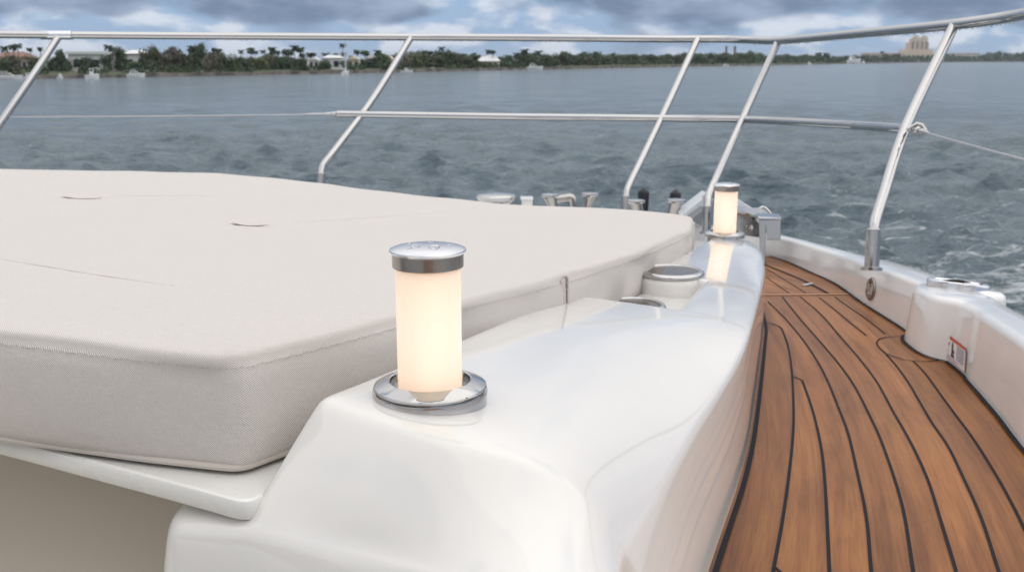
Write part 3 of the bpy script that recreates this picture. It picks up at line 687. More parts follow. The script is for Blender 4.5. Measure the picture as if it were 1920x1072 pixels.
M_ink=mat('black_ink',(.03,.03,.035),.5); M_paper=mat('sticker_white',(.78,.75,.75),.4); M_red=mat('sticker_red',(.55,.09,.035),.45); M_grey=mat('print_grey',(.30,.28,.33),.5)
mb=MB(); g=[[stk(i/6,j/6,.003)-Vector(sk.location) for i in range(7)] for j in range(7)]; mb.grid(g); mb.build('backing',M_paper,sk,smooth=60)
patch('red_band',[[(0,.86),(.5,.86),(1,.86),(1,1),(.5,1),(0,1)]],M_red,.0042)
patch('border',[R4(0,0,1,.015),R4(0,.02,.02,.86),R4(.98,.02,1,.86),R4(.02,.19,.52,.2),R4(.02,.13,.9,.14)],M_red,.0042)
patch('pictogram',[R4(.14,.52,.2,.74),[(.05,.5),(.14,.58),(.12,.64),(.04,.56)],[(.2,.55),(.26,.7),(.23,.72),(.18,.6)],[(.08,.42),(.13,.44),(.2,.36),(.18,.33)],
   R4(.36,.28,.42,.72),[(.42,.52),(.50,.46),(.48,.38),(.42,.42)],[(.36,.3),(.34,.22),(.5,.22),(.46,.32)],R4(.365,.74,.43,.8)],M_ink,.0044)
patch('small_print',[R4(.58,.78-.052*k,.94-.05*(k%3==2),.805-.052*k) for k in range(12)]+[R4(.05,.165,.45,.178),R4(.05,.09,.7,.105),R4(.05,.05,.6,.065)],M_grey,.0042)

# ------------------------------------------------------------------ ground tackle on the foredeck
def fz(p): return zp(p.x,p.y)-.225
GB='mooring bitts on the foredeck'
def bitts(foot,tops,label):
    c=at(*foot); z=fz(c); r=empty('mooring_bitts',(c.x,c.y,z),label,'bitts',GB)
    MB().prism(rrect(-.10,.10,-.045,.045,.04),0,.012).build('base_plate',M_steel,r,smooth=30,bevel=.003)
    for t in tops:
        T=at(*t)-Vector((c.x,c.y,z)); b=Vector((T.x*.45,T.y*.4,.010))
        h=MB().tube([b,lerp(b,T,.3),lerp(b,T,.75),T],[.030,.022,.021,.028],20).build('horn',M_foot,r)
        M_=Matrix.Identity(3); o=MB().lathe([(0,-.004),(.034,-.003),(.040,.003),(.0395,.008),(.03,.011),(0,.012)],T,32).build('horn_cap',M_steel,None,smooth=40); o.parent=h
bitts((1068,402,4.5),((1031,368,4.45),(1106,366,4.5)),'pair of splayed steel bitts seen over the middle of the pad edge')
bitts((1228,418,4.35),((1192,379,4.35),(1268,378,4.3)),'pair of splayed steel bitts in front of two black posts')
c=at(930,377,4.4); z=fz(c); w=empty('windlass_capstan',(c.x,c.y,z),'wide flat-topped steel capstan beyond the sun pad','capstan'); hh=at(930,366,4.4).z-z
MB().lathe([(.075,0),(.07,.02),(.045,.04),(.045,hh-.04)],n=40).build('drum',M_brush,w); MB().lathe([(.045,hh-.045),(.075,hh-.022),(.084,hh-.010),(.086,hh-.002),(.080,hh+.004),(.04,hh+.009),(0,hh+.010)],n=56).build('drum_top',M_steel,w,smooth=40)
c=at(988,377,4.45); z=fz(c); hh=at(988,369,4.45).z-z; b=empty('switch_box',(c.x,c.y,z),'small white deck box beside the steel capstan','deck box')
MB().prism(rrect(-.024,.024,-.024,.024,.006),0,hh-.012).build('body',M_gel2,b,bevel=.003); MB().prism(rrect(-.029,.027,-.028,.028,.006),hh-.012,hh).build('lid',M_gel2,b,bevel=.003)
# bent steel handle between the bitts
P0=at(1047,373,4.7); P1=at(1072,371,4.7); P2=at(1080,396,4.7); P2.z=fz(P2)
h=MB(); h.tube(crom([P0+Vector((-.01,0,-.002)),P0,lerp(P0,P1,.5)+Vector((0,0,.002)),P1,lerp(P1,P2,.3)+Vector((.006,0,0)),P2],6),.018,16); 
h=h.build('chain_stopper',M_foot,None,loc=P2); tag(h,'bent steel chain stopper arm between the splayed bitts','deck fitting')
for px,yt,tt in ((1207,355,4.85),(1267,358,4.8)):
    T=at(px,yt,tt); z=fz(T); H=T.z-z; r=empty('rubber_post',(T.x,T.y,z),{1207:'taller black rubber post close to the curved rail stanchion',1267:'shorter black rubber post next to the white anchor beam'}[px],'post','black posts at the bow')
    MB().lathe([(.020,0),(.023,H*.4),(.0265,H*.7),(.0275,H-.020),(.0255,H-.008),(.020,H-.004)],n=24).build('sleeve',M_dark,r,smooth=60); MB().lathe([(.0205,H-.006),(.013,H),(.006,H+.006),(0,H+.007)],n=20).build('tip',M_dark,r,smooth=60)
# anchor: gabled flukes stowed over the bow roller
an=empty('bow_anchor',tuple(at(1345,410,4.6)),'white gable-shaped plough anchor stowed behind the far lamp','anchor')
M_anch=mat('galvanised_anchor',(.70,.72,.74),.38); M_anchd=mat('anchor_underside',(.20,.21,.23),.5)  # M_anchd: shade of the lower side put into a darker anchor grey
ap0,ap1=at(1345,352,4.75),at(1352,352,5.0)
def fluke(a,b,dep,thick,name):
    a,b=at(*a),at(*b); dv=Vector((.02,.28,-.02)); o=Vector(an.location)
    n=(b-a).cross(dv).normalized(); n=n if n.z>0 else -n
    mb=MB(); q=[a,b,b+dv,a+dv]; qb=[p-n*thick for p in q]; mb.add([p-o for p in q+qb],[(0,1,2,3),(7,6,5,4),(0,4,5,1),(1,5,6,2),(2,6,7,3),(3,7,4,0)]); return mb.build(name,M_anch,an,bevel=.004)
fluke((1276,404,4.6),(1330,363,4.6),.3,.035,'fluke'); fluke((1350,352,4.6),(1420,396,4.6),.3,.03,'fluke')
mb=MB(); mb.tube([at(1322,372,4.55)-Vector(an.location),at(1345,354,4.62)-Vector(an.location),at(1368,362,4.55)-Vector(an.location)],.016,10); mb.build('crown_bar',M_brush,an)
mb=MB(); q=[at(1290,415,4.5),at(1322,392,4.5),at(1322,425,4.5)]; mb.add([p-Vector(an.location) for p in q]+[p-Vector(an.location)+Vector((0,.12,0)) for p in q],[(0,1,2),(5,4,3),(0,3,4,1),(1,4,5,2),(2,5,3,0)]); mb.build('fluke_web',M_anchd,an,smooth=0)
br=empty('bow_roller',tuple(at(1405,445,4.2)),'steel bow roller cheek plate with a round hole beside the far lamp','bow roller'); o_=Vector(br.location)
pol=[at(*p,4.15) for p in ((1378,440),(1380,398),(1392,394),(1412,402),(1424,418),(1426,446))]
mb=MB(); dv=Vector((.01,.03,0)); n=len(pol); mb.add([p-o_ for p in pol]+[p-o_+dv for p in pol],[tuple(range(n)),tuple(range(2*n-1,n-1,-1))]+[(i,(i+1)%n,n+(i+1)%n,n+i) for i in range(n)]); mb.build('cheek_plate',M_brush,br,bevel=.004)
hc2=at(1405,427,4.14)-o_; ax=Vector((0,1,.12)); Mq=ax.to_track_quat('Z','Y').to_matrix(); MB().lathe([(.009,-.004),(.0135,-.006),(.016,-.003),(.016,.004)],hc2,24,0,Mq).build('hole_ring',M_steel,br,smooth=60)
MB().lathe([(0,-.003),(.011,-.003)],hc2,24,0,Mq).build('hole',M_gel2,br)
pol=[at(1376,392,4.1),at(1392,397,4.08),at(1412,403,4.08),at(1440,401,4.1)]; mb=MB(); mb.grid([[p-o_ for p in pol],[p-o_+Vector((.01,.12,.01)) for p in pol],[p-o_+Vector((.01,.12,.002)) for p in pol],[p-o_-Vector((0,0,.009)) for p in pol],[p-o_ for p in pol]]); mb.build('guide_flange',M_steel,br,smooth=50)
mb=MB(); mb.tube(crom([at(1423,404,4.2)-o_,at(1424,393,4.2)-o_,at(1431,389,4.2)-o_,at(1440,396,4.2)-o_,at(1449,409,4.2)-o_],6),.0075,12); mb.build('retaining_loop',M_steel,br)
fl=empty('chock_block',tuple(at(1443,446,4.0)),'square steel chock block on the bow end of the bulwark','chock'); o_=Vector(fl.location)
mb=MB(); prof2=[at(*p,4.0)-o_ for p in ((1423,411),(1463,411),(1464,450),(1438,450),(1436,432),(1431,640),(1423,416))]; n=len(prof2); dv=Vector((.02,.09,0))
mb.add(prof2+[p+dv for p in prof2],[tuple(range(n)),tuple(range(2*n-1,n-1,-1))]+[(i,(i+1)%n,n+(i+1)%n,n+i) for i in range(n)]); mb.build('body',M_brush,fl,bevel=.004)
mb=MB(); q=[at(*p,3.995)-o_ for p in ((1421,407),(1465,408),(1465,413),(1421,413))]; mb.add(q+[p+Vector((.02,.11,0)) for p in q],[(0,1,2,3),(7,6,5,4),(0,4,5,1),(1,5,6,2),(2,6,7,3),(3,7,4,0)]); mb.build('cap_plate',M_steel,fl,bevel=.003)

# ------------------------------------------------------------------ water
def water():
    az0=[-180+ k*4 for k in range(37)]      # coarse behind
    az=np.concatenate([np.arange(-180,-60,4),np.arange(-60,-33,.6),np.arange(-33,33,.055),np.arange(33,60,.6),np.arange(60,180,4)])
    az=np.radians(az)
    r=[.3];
    while r[-1]<9000:
        d=r[-1]; r.append(d+max(.5 if d<12 else .045,min(d*d/8000*1.0*(1 if d<120 else 1.8),d*.12)))
    r=np.array(r); Rr,A=np.meshgrid(r,az,indexing='ij'); X=Rr*np.sin(A); Y=Rr*np.cos(A)
    dr=np.gradient(r)[:,None]*np.ones_like(X); Z=np.zeros_like(X); DX=np.zeros_like(X); DY=np.zeros_like(X)
    rg=np.random.default_rng(5)
    wd=math.radians(205)
    for k in range(64):
        lam=.42*(1.07**k); 
        if lam>7: lam=float(rg.uniform(.5,4))
        th=wd+rg.normal(0,.75); ph=rg.uniform(0,6.28); kx,ky=2*np.pi/lam*np.sin(th),2*np.pi/lam*np.cos(th)
        amp=(.0150 if lam<.6 else .0185)*lam**.85*(1 if lam<1.6 else (1.6/lam)**1.0)
        fade=np.clip((lam/dr-2.2)/3,0,1)
        arg=kx*X+ky*Y+ph+.8*np.sin(.13*kx*Y*.3-.11*ky*X*.3+ph*2)
        Z+=amp*fade*np.sin(arg); DX+=amp*.75*fade*np.sin(th)*np.cos(arg); DY+=amp*.75*fade*np.cos(th)*np.cos(arg)
    V=np.stack([X+DX,Y+DY,Z],-1).reshape(-1,3)
    nr,na=X.shape; i=np.arange(nr-1)[:,None]*na; j=np.arange(na-1)[None,:]
    q=np.stack([i+j,i+j+1,i+na+j+1,i+na+j],-1).reshape(-1,4)[:,::-1]
    me=bpy.data.meshes.new('water'); me.vertices.add(len(V)); me.vertices.foreach_set('co',V.ravel()); me.loops.add(q.size); me.loops.foreach_set('vertex_index',q.ravel().astype(np.int32))
    me.polygons.add(len(q)); me.polygons.foreach_set('loop_start',np.arange(0,q.size,4,dtype=np.int32)); me.polygons.foreach_set('use_smooth',np.ones(len(q),bool))
    me.update(calc_edges=True); me.validate()
    o=bpy.data.objects.new('water',me); link(o); tag(o,'choppy grey-blue water with foam flecks','water',kind='structure')
    m=mat('bay_water',(.020,.050,.056),.14); b=bsdf(m); b.inputs['IOR'].default_value=1.333; b.inputs['Specular IOR Level'].default_value=.5
    v=coords(m,'Object',(1,1,1)); n1=noise(m,coords(m,'Object',(.8,1.25,1),(0,0,.35)),4.2,6,.66); v2=coords(m,'Object',(.55,1.6,1),(0,0,math.radians(20))); n2=noise(m,v2,.55,5,.6); n3=noise(m,coords(m,'Object',(.10,.32,1),(0,0,.12)),1,9,.66)
    n4=noise(m,v2,.16,4,.6); nrm=bump(m,n1.outputs['Fac'],.75,.17,bump(m,n2.outputs['Fac'],.8,.6,bump(m,n4.outputs['Fac'],.45,1.3,bump(m,n3.outputs['Fac'],.5,6.0)))); lk(m,nrm,b.inputs['Normal'])
    col=ramp(m,[(.28,(.095,.142,.170)),(.72,(.215,.268,.300))]); lk(m,n3.outputs['Fac'],col.inputs['Fac']); 
    # foam: torn patches, only where the bow wave spreads to starboard
    f1=noise(m,coords(m,'Object',(.36,1.4,1),(0,0,math.radians(-14))),2.1,8,.70,.6); f2=noise(m,coords(m,'Object',(.16,.22,1)),1,2)
    sp=nd(m,'ShaderNodeSeparateXYZ'); lk(m,coords(m),sp.inputs[0])
    q1=nd(m,'ShaderNodeMapRange'); lk(m,math_(m,'SUBTRACT',sp.outputs['X'],math_(m,'MULTIPLY',sp.outputs['Y'],.16)),q1.inputs['Value']); q1.inputs['From Min'].default_value=-.6; q1.inputs['From Max'].default_value=4
    q2=nd(m,'ShaderNodeMapRange'); lk(m,sp.outputs['Y'],q2.inputs['Value']); q2.inputs['From Min'].default_value=44; q2.inputs['From Max'].default_value=14
    msk=math_(m,'MULTIPLY',q1.outputs[0],q2.outputs[0]); thr=math_(m,'ADD',math_(m,'MULTIPLY',msk,.22),math_(m,'MULTIPLY',f2.outputs['Fac'],.10))
    fo=nd(m,'ShaderNodeMapRange'); lk(m,math_(m,'ADD',f1.outputs['Fac'],thr),fo.inputs['Value']); fo.inputs['From Min'].default_value=.750; fo.inputs['From Max'].default_value=.87
    k1=noise(m,coords(m,'Object',(1.5,.55,1),(0,0,.1)),3.1,5,.7,.4); k2=noise(m,coords(m,'Object',(.05,.05,1)),1,2)
    fl_=nd(m,'ShaderNodeMapRange'); lk(m,math_(m,'ADD',k1.outputs['Fac'],math_(m,'ADD',math_(m,'MULTIPLY',k2.outputs['Fac'],.10),math_(m,'MULTIPLY',msk,.06))),fl_.inputs['Value']); fl_.inputs['From Min'].default_value=.705; fl_.inputs['From Max'].default_value=.82
    fac=math_(m,'MAXIMUM',math_(m,'MULTIPLY',fo.outputs[0],.8),math_(m,'MULTIPLY',fl_.outputs[0],.45))
    lk(m,mix(m,fac,col.outputs['Color'],(.80,.84,.86)),b.inputs['Base Color'])
    rr_=nd(m,'ShaderNodeMapRange'); lk(m,fac,rr_.inputs['Value']); rr_.inputs['To Min'].default_value=.15; rr_.inputs['To Max'].default_value=.8; lk(m,rr_.outputs[0],b.inputs['Roughness'])
    me.materials.append(m)
water()

# ------------------------------------------------------------------ the far shore
SHX=[-700,-300,0,110,200,330,460,640,700,850,1000,1100,1200,1340,1500,1640,1760,1920,2300,2700]
SHY=[158,154,149.5,148,146.5,144,142,138.5,137.2,134,131,129,127,124.5,121.7,119,117.2,116.6,116.5,116.5]
def shd(px): return 7981/(float(np.interp(px,SHX,SHY))-112)      # distance of the waterline along a bearing
def shp(px,back=0.0,z=0.0):
    D=shd(px)+back; return Vector(((px-960)/F*D/1.0246*1.0,D,z))
def mpp(px,back=0.0): return (shd(px)+back)/1.0246/F*1.0246/1.0      # metres per photo pixel there
def hz(px,y,back=0.0): return CZ+ (112-y)*(shd(px)+back)/1995.0       # height of a photo row there
M_soil=mat('shore_grass',(.050,.085,.025),.9); M_sea=mat('seawall_stone',(.20,.165,.14),.9)
mm=M_soil; n=noise(mm,coords(mm),.08,4); r=ramp(mm,[(.35,(.035,.075,.020)),(.65,(.11,.105,.055))]); lk(mm,n.outputs['Fac'],r.inputs['Fac']); lk(mm,r.outputs['Color'],bsdf(mm).inputs['Base Color'])
mm=M_sea; n=noise(mm,coords(mm),.25,5); r=ramp(mm,[(.35,(.07,.06,.055)),(.65,(.26,.22,.19))]); lk(mm,n.outputs['Fac'],r.inputs['Fac']); lk(mm,r.outputs['Color'],bsdf(mm).inputs['Base Color'])
pxs=list(range(-700,2701,20))
mb=MB(); mb.grid([[shp(p,.4,.75+.15*math.sin(p*.05)) for p in pxs],[shp(p,8,1.1) for p in pxs],[shp(p,60,1.6) for p in pxs],[shp(p,400+shd(p)*.5,2.5) for p in pxs],[shp(p,420+shd(p)*.5,-1) for p in pxs]]); tag(mb.build('shore_land',M_soil,smooth=60),kind='structure')
mb=MB(); mb.grid([[shp(p,0,-1) for p in pxs],[shp(p,0,.85+.1*math.sin(p*.05)) for p in pxs],[shp(p,.5,.85+.1*math.sin(p*.05)) for p in pxs],[shp(p,.5,-1) for p in pxs]]); w=mb.build('sea_wall',M_sea,smooth=0); tag(w,'low brown stone sea wall along the far waterline','sea wall')
# foliage
def leafmat(name,c1,c2):
    m=mat(name,c1,.7); b=bsdf(m); oi=nd(m,'ShaderNodeObjectInfo'); n=noise(m,coords(m),3.5,2)
    c=mix(m,n.outputs['Fac'],c1,c2); h=nd(m,'ShaderNodeHueSaturation'); lk(m,c,h.inputs['Color'])
    r=nd(m,'ShaderNodeMapRange'); lk(m,oi.outputs['Random'],r.inputs['Value']); r.inputs['To Min'].default_value=.65; r.inputs['To Max'].default_value=1.35; lk(m,r.outputs[0],h.inputs['Value']); lk(m,h.outputs[0],b.inputs['Base Color']); return m
M_lf=[leafmat('dense_leaf',(.022,.050,.018),(.055,.092,.030)),leafmat('olive_leaf',(.045,.060,.020),(.085,.100,.038)),leafmat('dusty_leaf',(.085,.078,.050),(.125,.115,.080))]
M_pf=leafmat('palm_leaf',(.020,.042,.026),(.040,.068,.038)); M_tr=mat('bark',(.15,.125,.10),.9)
def crown_mesh(seed,mtl,flat=1.0):
    rg=random.Random(seed); vs=[];fs=[]; lobes=[]
    for k in range(11):
        a=rg.uniform(0,6.28); rr=rg.uniform(.10,.62); lobes.append((rr*math.cos(a),rr*math.sin(a),rg.uniform(.28,.84)*flat,rg.uniform(.24,.42)))
    for k in range(900):
        lx,ly,lz,lr=rg.choice(lobes); u=Vector((rg.gauss(0,1),rg.gauss(0,1),rg.gauss(0,1))).normalized()
        p=Vector((lx,ly,lz))+u*lr*rg.uniform(.55,1.05)*Vector((1,1,.85)).length/1.6; p.z=max(p.z,.12)
        s=rg.uniform(.06,.11); n=(u+Vector((rg.uniform(-.6,.6),rg.uniform(-.6,.6),rg.uniform(-.2,.8)))).normalized(); t=n.orthogonal().normalized(); w=n.cross(t); an=rg.uniform(0,3.14); t,w=t*math.cos(an)+w*math.sin(an),w*math.cos(an)-t*math.sin(an)
        b=len(vs); vs+=[p-t*s,p-w*s*.7+n*s*.1,p+t*s,p+w*s*.7+n*s*.1]; fs.append((b,b+1,b+2,b+3))
    me=bpy.data.meshes.new('crown'); me.from_pydata([tuple(v) for v in vs],[],fs); me.materials.append(mtl); return me
def trunk_mesh(seed):
    rg=random.Random(seed); mb=MB(); mb.tube([(0,0,-.05),(.01,0,.15),(.0,.02,.38)],[.045,.035,.028],7)
    for k in range(4):
        a=k*1.6+rg.uniform(0,1); mb.tube([(0,.01,.28),(.15*math.cos(a),.15*math.sin(a),.42),(.36*math.cos(a),.36*math.sin(a),.62)],[.022,.015,.008],5)
    o=mb.build('trunk',M_tr); me=o.data; bpy.data.objects.remove(o); return me
CR=[(crown_mesh(20+k,M_lf[k//3],[1,1.1,.95][k%3]),trunk_mesh(k)) for k in range(9)]
def palm_crown(seed,droop):
    rg=random.Random(seed); vs=[];fs=[]
    for k in range(20):
        a=k*2.4+rg.uniform(-.2,.2); el=rg.uniform(-.3,1.15); L=rg.uniform(.8,1.05); d=Vector((math.cos(a),math.sin(a),0)); pts=[]
        p=Vector((0,0,0)); e=el
        for j in range(6):
            pts.append(p.copy()); p=p+(d*math.cos(e)+Vector((0,0,math.sin(e))))*L/5; e-=droop*.36
        sd=Vector((-d.y,d.x,0))
        for j in range(5):
            w0=.24*math.sin(math.pi*(.12+.8*j/5)); w1=.24*math.sin(math.pi*(.12+.8*(j+1)/5)) if j<4 else .01
            for sg in (1,-1):
                b=len(vs); vs+=[pts[j],pts[j]+sd*sg*w0-Vector((0,0,w0*.55)),pts[j+1]+sd*sg*w1-Vector((0,0,w1*.55)),pts[j+1]]; fs.append((b,b+1,b+2,b+3))
    me=bpy.data.meshes.new('crown'); me.from_pydata([tuple(v) for v in vs],[],fs); me.materials.append(M_pf); return me
PC=[palm_crown(k,1+.25*(k%3)) for k in range(4)]
mb=MB(); mb.tube([(0,0,-.06),(.015,0,.3),(.02,.01,.7),(.0,.01,1.0)],[.030,.022,.018,.017],8); o=mb.build('trunk',M_tr); PT=o.data; bpy.data.objects.remove(o)
LM=[]                                                   # landmarks that labels may name: (px, phrase)
def mesh_child(name,me,parent,sc,loc=(0,0,0)):
    o=bpy.data.objects.new(name,me); link(o); o.parent=parent; o.scale=sc; o.location=loc; return o
pend=[]
def tree(px,ytop,wpx,kind,back,seed):
    z0=1.0+back*.01; b=shp(px,back,z0); H=max(2.2,hz(px,ytop,back)-z0); Wm=wpx*mpp(px,back)
    e=empty('shade_tree',b,rz=seed*1.7); cm,tm=CR[kind*3+seed%3]
    mesh_child('crown',cm,e,(Wm*.5/.72,Wm*.5/.72,H/1.06)); mesh_child('trunk',tm,e,(H*.6,H*.6,H/1.12)); pend.append((e,'shade',px,H,kind,back)); return e
def palm(px,ytop,rpx,back,seed):
    z0=1.0+back*.01; b=shp(px,back,z0); R=rpx*mpp(px,back); H=max(2.5,hz(px,ytop,back)-z0-R*.55)
    e=empty('palm_tree',b,rz=seed*2.1); mesh_child('trunk',PT,e,(H*.9 if H<6 else 6,H*.9 if H<6 else 6,H)); mesh_child('crown',PC[seed%4],e,(R,R,R),(0,.01*H,H)); pend.append((e,'palm',px,H,0,back)); return e
# houses: pixel box -> solid building standing on the land
def wallmat(n,c): return mat(n,c,.8)
M_wh=wallmat('white_render',(.66,.66,.64)); M_cr=wallmat('cream_render',(.60,.55,.46)); M_gy=wallmat('grey_render',(.36,.36,.37)); M_pk=wallmat('pale_pink_render',(.55,.43,.37)); M_tl=wallmat('terracotta_tile',(.24,.14,.105)); M_wr=wallmat('white_roof_tile',(.70,.70,.70)); M_gr=wallmat('grey_roof_tile',(.30,.29,.29)); M_gl=mat('window_glass',(.03,.04,.05),.1); M_tan=wallmat('hotel_sand_render',(.58,.48,.38)); M_bk=wallmat('red_brick_tower',(.27,.16,.13)); M_crf=wallmat('cream_roof_tile',(.62,.57,.44))
def house(label,x0,x1,yt,ye,yb,back,wm,rm,roof='hip',dep=None,short=None,nw=None):
    pc=(x0+x1)/2; Wd=(x1-x0)*mpp(pc,back); b=shp(pc,back,.8); zt,ze=hz(pc,yt,back)-.8,hz(pc,ye,back)-.8; D=dep or min(Wd*.8,14)
    e=empty('house',b,label,'house')
    w=MB().box((0,D/2,ze/2-.5),(Wd*.92,D,ze+1)).build('wall',wm,e,smooth=0)
    mb=MB(); o=.55
    if roof=='hip':
        x=Wd/2; q=[(-x,-o,ze),(x,-o,ze),(x,D+o,ze),(-x,D+o,ze),(-x*.5,D/2,zt),(x*.5,D/2,zt)]; mb.add(q,[(0,1,5,4),(1,2,5),(2,3,4,5),(3,0,4),(3,2,1,0)])
    elif roof=='gable':
        x=Wd/2; q=[(-x,-o,ze),(x,-o,ze),(x,D+o,ze),(-x,D+o,ze),(0,-o,zt),(0,D+o,zt)]; mb.add(q,[(0,4,5,3),(4,1,2,5),(0,1,4),(2,3,5),(3,2,1,0)])
    else: mb.box((0,D/2,(ze+zt)/2),(Wd,D+2*o,max(.35,zt-ze)))
    mb.build('roof',rm,e,smooth=0)
    k=nw or max(2,int(Wd/3.2)); fl=max(1,int(ze/3.0))
    for j in range(fl):
        for i in range(k):
            x=(-.5+(i+.5)/k)*Wd*.86; hh=min(1.7,ze/fl*.55); f=MB().box((x,-.04,ze*(j+.52)/fl),(Wd*.86/k*.55,.1,hh)).build('window',M_gl,e,smooth=0)
    LM.append((pc,short or label)); return e
house('beige house with terracotta roof at the far edge of the shore',-14,48,97,107,136,30,M_pk,M_tl,'hip',short='the beige terracotta-roofed house')
house('low beige wing with terracotta roof beside the beige house',38,62,104,110,136,26,M_pk,M_tl,'gable',short='the low terracotta-roofed wing')
house('flat-roofed white modern house behind a dark hedge',126,196,97,102,140,17,M_wh,M_wh,'flat',short='the flat-roofed white house')
house('white two-storey house between tall dark trees',228,280,94,101,138,16,M_wh,M_wr,'hip',short='the white two-storey house')
house('white box-shaped house under a cluster of palms',556,577,108,111,135,12,M_wh,M_wr,'flat',short='the white box-shaped house')
house('white gabled cottage beside the box-shaped house',578,598,107,113,135,12,M_wh,M_wr,'gable',short='the white gabled cottage')
house('long white pavilion with slim columns on a lawn',602,641,104,109,112,12,M_wh,M_wr,'hip',short='the white pavilion')
pv=C.objects['house.006'] if 'house.006' in C.objects else None
house('cream house with stepped gable near the moored sailboat',650,674,105,112,133,12,M_cr,M_crf,'gable',short='the cream stepped-gable house')
house('grey-roofed long house behind a green lawn',684,712,104,110,130,40,M_cr,M_gr,'hip',short='the grey-roofed long house')
house('cream-roofed house beside a raked rail post',708,737,103,111,130,12,M_cr,M_crf,'hip',short='the cream-roofed house')
house('small cream house half hidden by round trees',849,861,108,113,130,34,M_cr,M_crf,'hip',short='the small cream house')
house('white house with a broad bright roof by the water',892,938,104,115,128,12,M_cr,M_wr,'hip',short='the broad-roofed white house')
house('grey house with slate roof between palms',946,960,108,112,127,40,M_gy,M_gr,'gable',short='the grey slate-roofed house')
house('tall grey house behind the small white boathouse',963,982,107,110,127,50,M_gy,M_gr,'flat',short='the tall grey house')
house('small white boathouse at the water edge',947,959,115,118,127,12,M_wh,M_wr,'gable',short='the small white boathouse')
house('house with salmon-orange roof among dark trees',1150,1169,112,116,125,60,M_pk,wallmat('salmon_tile',(.46,.22,.14)),'hip',short='the salmon-roofed house')
house('pale brown house beside the salmon-roofed one',1171,1184,112,115,125,60,M_cr,M_gr,'hip',short='the pale brown house')
house('low brick-brown dock house on the waterline',1205,1218,119.5,121,126,4,M_pk,M_tl,'flat',short='the low dock house')
house('small white bungalow among the dark wood',1227,1241,114,117,123,60,M_wh,M_wr,'hip',short='the small white bungalow')
house('pale yellow villa below the twin brick towers',1404,1415,107,110,122,100,M_cr,M_crf,'hip',short='the pale yellow villa')
house('small pale house behind the white motor yacht',1568,1577,107,110,119,90,M_wh,M_gr,'hip',short='the small pale house')
house('long pink-roofed building beside the sand-coloured hotel',1628,1692,99.5,103,117,160,M_cr,M_pk,'flat',dep=30,short='the long pink-roofed building',nw=9)
house('wide white waterfront block with flat roof',1791,1838,99,101,115,120,M_wh,M_wr,'flat',dep=30,short='the wide white waterfront block',nw=9)
house('grey waterfront shed at the end of the treeline',1902,1935,108,110,116,60,M_gy,M_gr,'flat',dep=20,short='the grey waterfront shed',nw=4)
# hotel with stepped towers
b=shp(1728,150,1); mp_=mpp(1728,150); e=empty('grand_hotel',b,'sand-coloured grand hotel with twin-topped stepped tower','hotel'); H=lambda y: hz(1728,y,150)-1
def blk(mb,xa,xb,ya,yb,dp,y0=0): 
    mb.box((((xa+xb)/2-1728)*mp_,y0+dp/2,(H(ya)+H(yb))/2),((xb-xa)*mp_,dp,H(ya)-H(yb)))
mb=MB(); blk(mb,1684,1772,100,118,30,5); blk(mb,1700,1752,93,101,26,8); mb.build('wing',M_tan,e,smooth=0)
mb=MB(); blk(mb,1711,1744,80,94,22,9); blk(mb,1716,1742,72,81,18,11); mb.build('tower',M_tan,e,smooth=0)
for x in (1723,1738): 
    mb=MB(); blk(mb,x-5,x+5,69,73,8,14); mb.build('turret',M_tan,e,smooth=0); t=C.objects[-1]
    MB().lathe([(5.2*mp_,H(69)),(3.5*mp_,H(67.5)),(0,H(65.5))],((x-1728)*mp_,18,0),8).build('turret_roof',M_gr,None,smooth=0).parent=t
for j in range(5):
    for i in range(4):
        MB().box(((1714+i*8.4-1728)*mp_,8.9,H(91-j*2.9)),(3.2*mp_,.4,1.5*mp_)).build('window',M_gl,e,smooth=0)
for i in range(10): MB().box(((1689+i*8.6-1728)*mp_,4.9,H(106)),(4.2*mp_,.4,4*mp_)).build('window',M_gl,e,smooth=0)
LM.append((1728,'the sand-coloured hotel'))
for x,l in ((1361,'slim brick bell tower with flat top nearer the rail corner'),(1377,'slim brick bell tower with flat top above round trees')):
    bk=140; b=shp(x,bk,1); m_=mpp(x,bk); h=hz(x,88,bk)-1; e=empty('bell_tower',b,l,'tower','twin brick towers beyond the trees')
    MB().box((0,0,h/2),(3.6*m_,3.6*m_,h)).build('shaft',M_bk,e,smooth=0); MB().box((0,0,h+.4*m_),(4.6*m_,4.6*m_,.9*m_)).build('parapet',M_bk,e,smooth=0); MB().box((0,-1.82*m_,h-2.2*m_),(1.2*m_,.1*m_,2.4*m_)).build('belfry_opening',M_gl,e,smooth=0)
LM.append((1369,'the twin brick towers'))
# trees seen one by one: px, top row, half width of fronds
PALMS=[(10,84,9),(27,80,9),(36,79,8),(57,88,6),(78,87,6),(205,81,9),(214,85,8),(222,90,8),(360,84,8),(376,84,8),(404,87,7),(412,90,6),(453,92,6),(471,86,9),(479,93,6),(494,92,6),(512,86,9),(520,92,7),(537,88,10),(546,93,7),(553,83,9),(564,86,8),(567,97,7),(583,96,10),(611,97,8),(630,98,6),(643,79,7),(645,97,6),(660,103,6),(669,91,7),(683,91,8),(688,94,7),(708,92,8),(785,96,8),(799,93,9),(806,94,7),(829,86,7),(834,99,8),(895,100,7),(907,102,6),(916,92,6),(924,92,6),(940,103,7),(953,101,8),(968,97,8),(983,89,9),(992,97,8),(1004,97,7),(1010,93,8),(1023,101,7),(1094,96,4),(1533,97.5,5),(1546,98.5,4),(1472,104,4),(1496,104,4),(1653,95,4)]
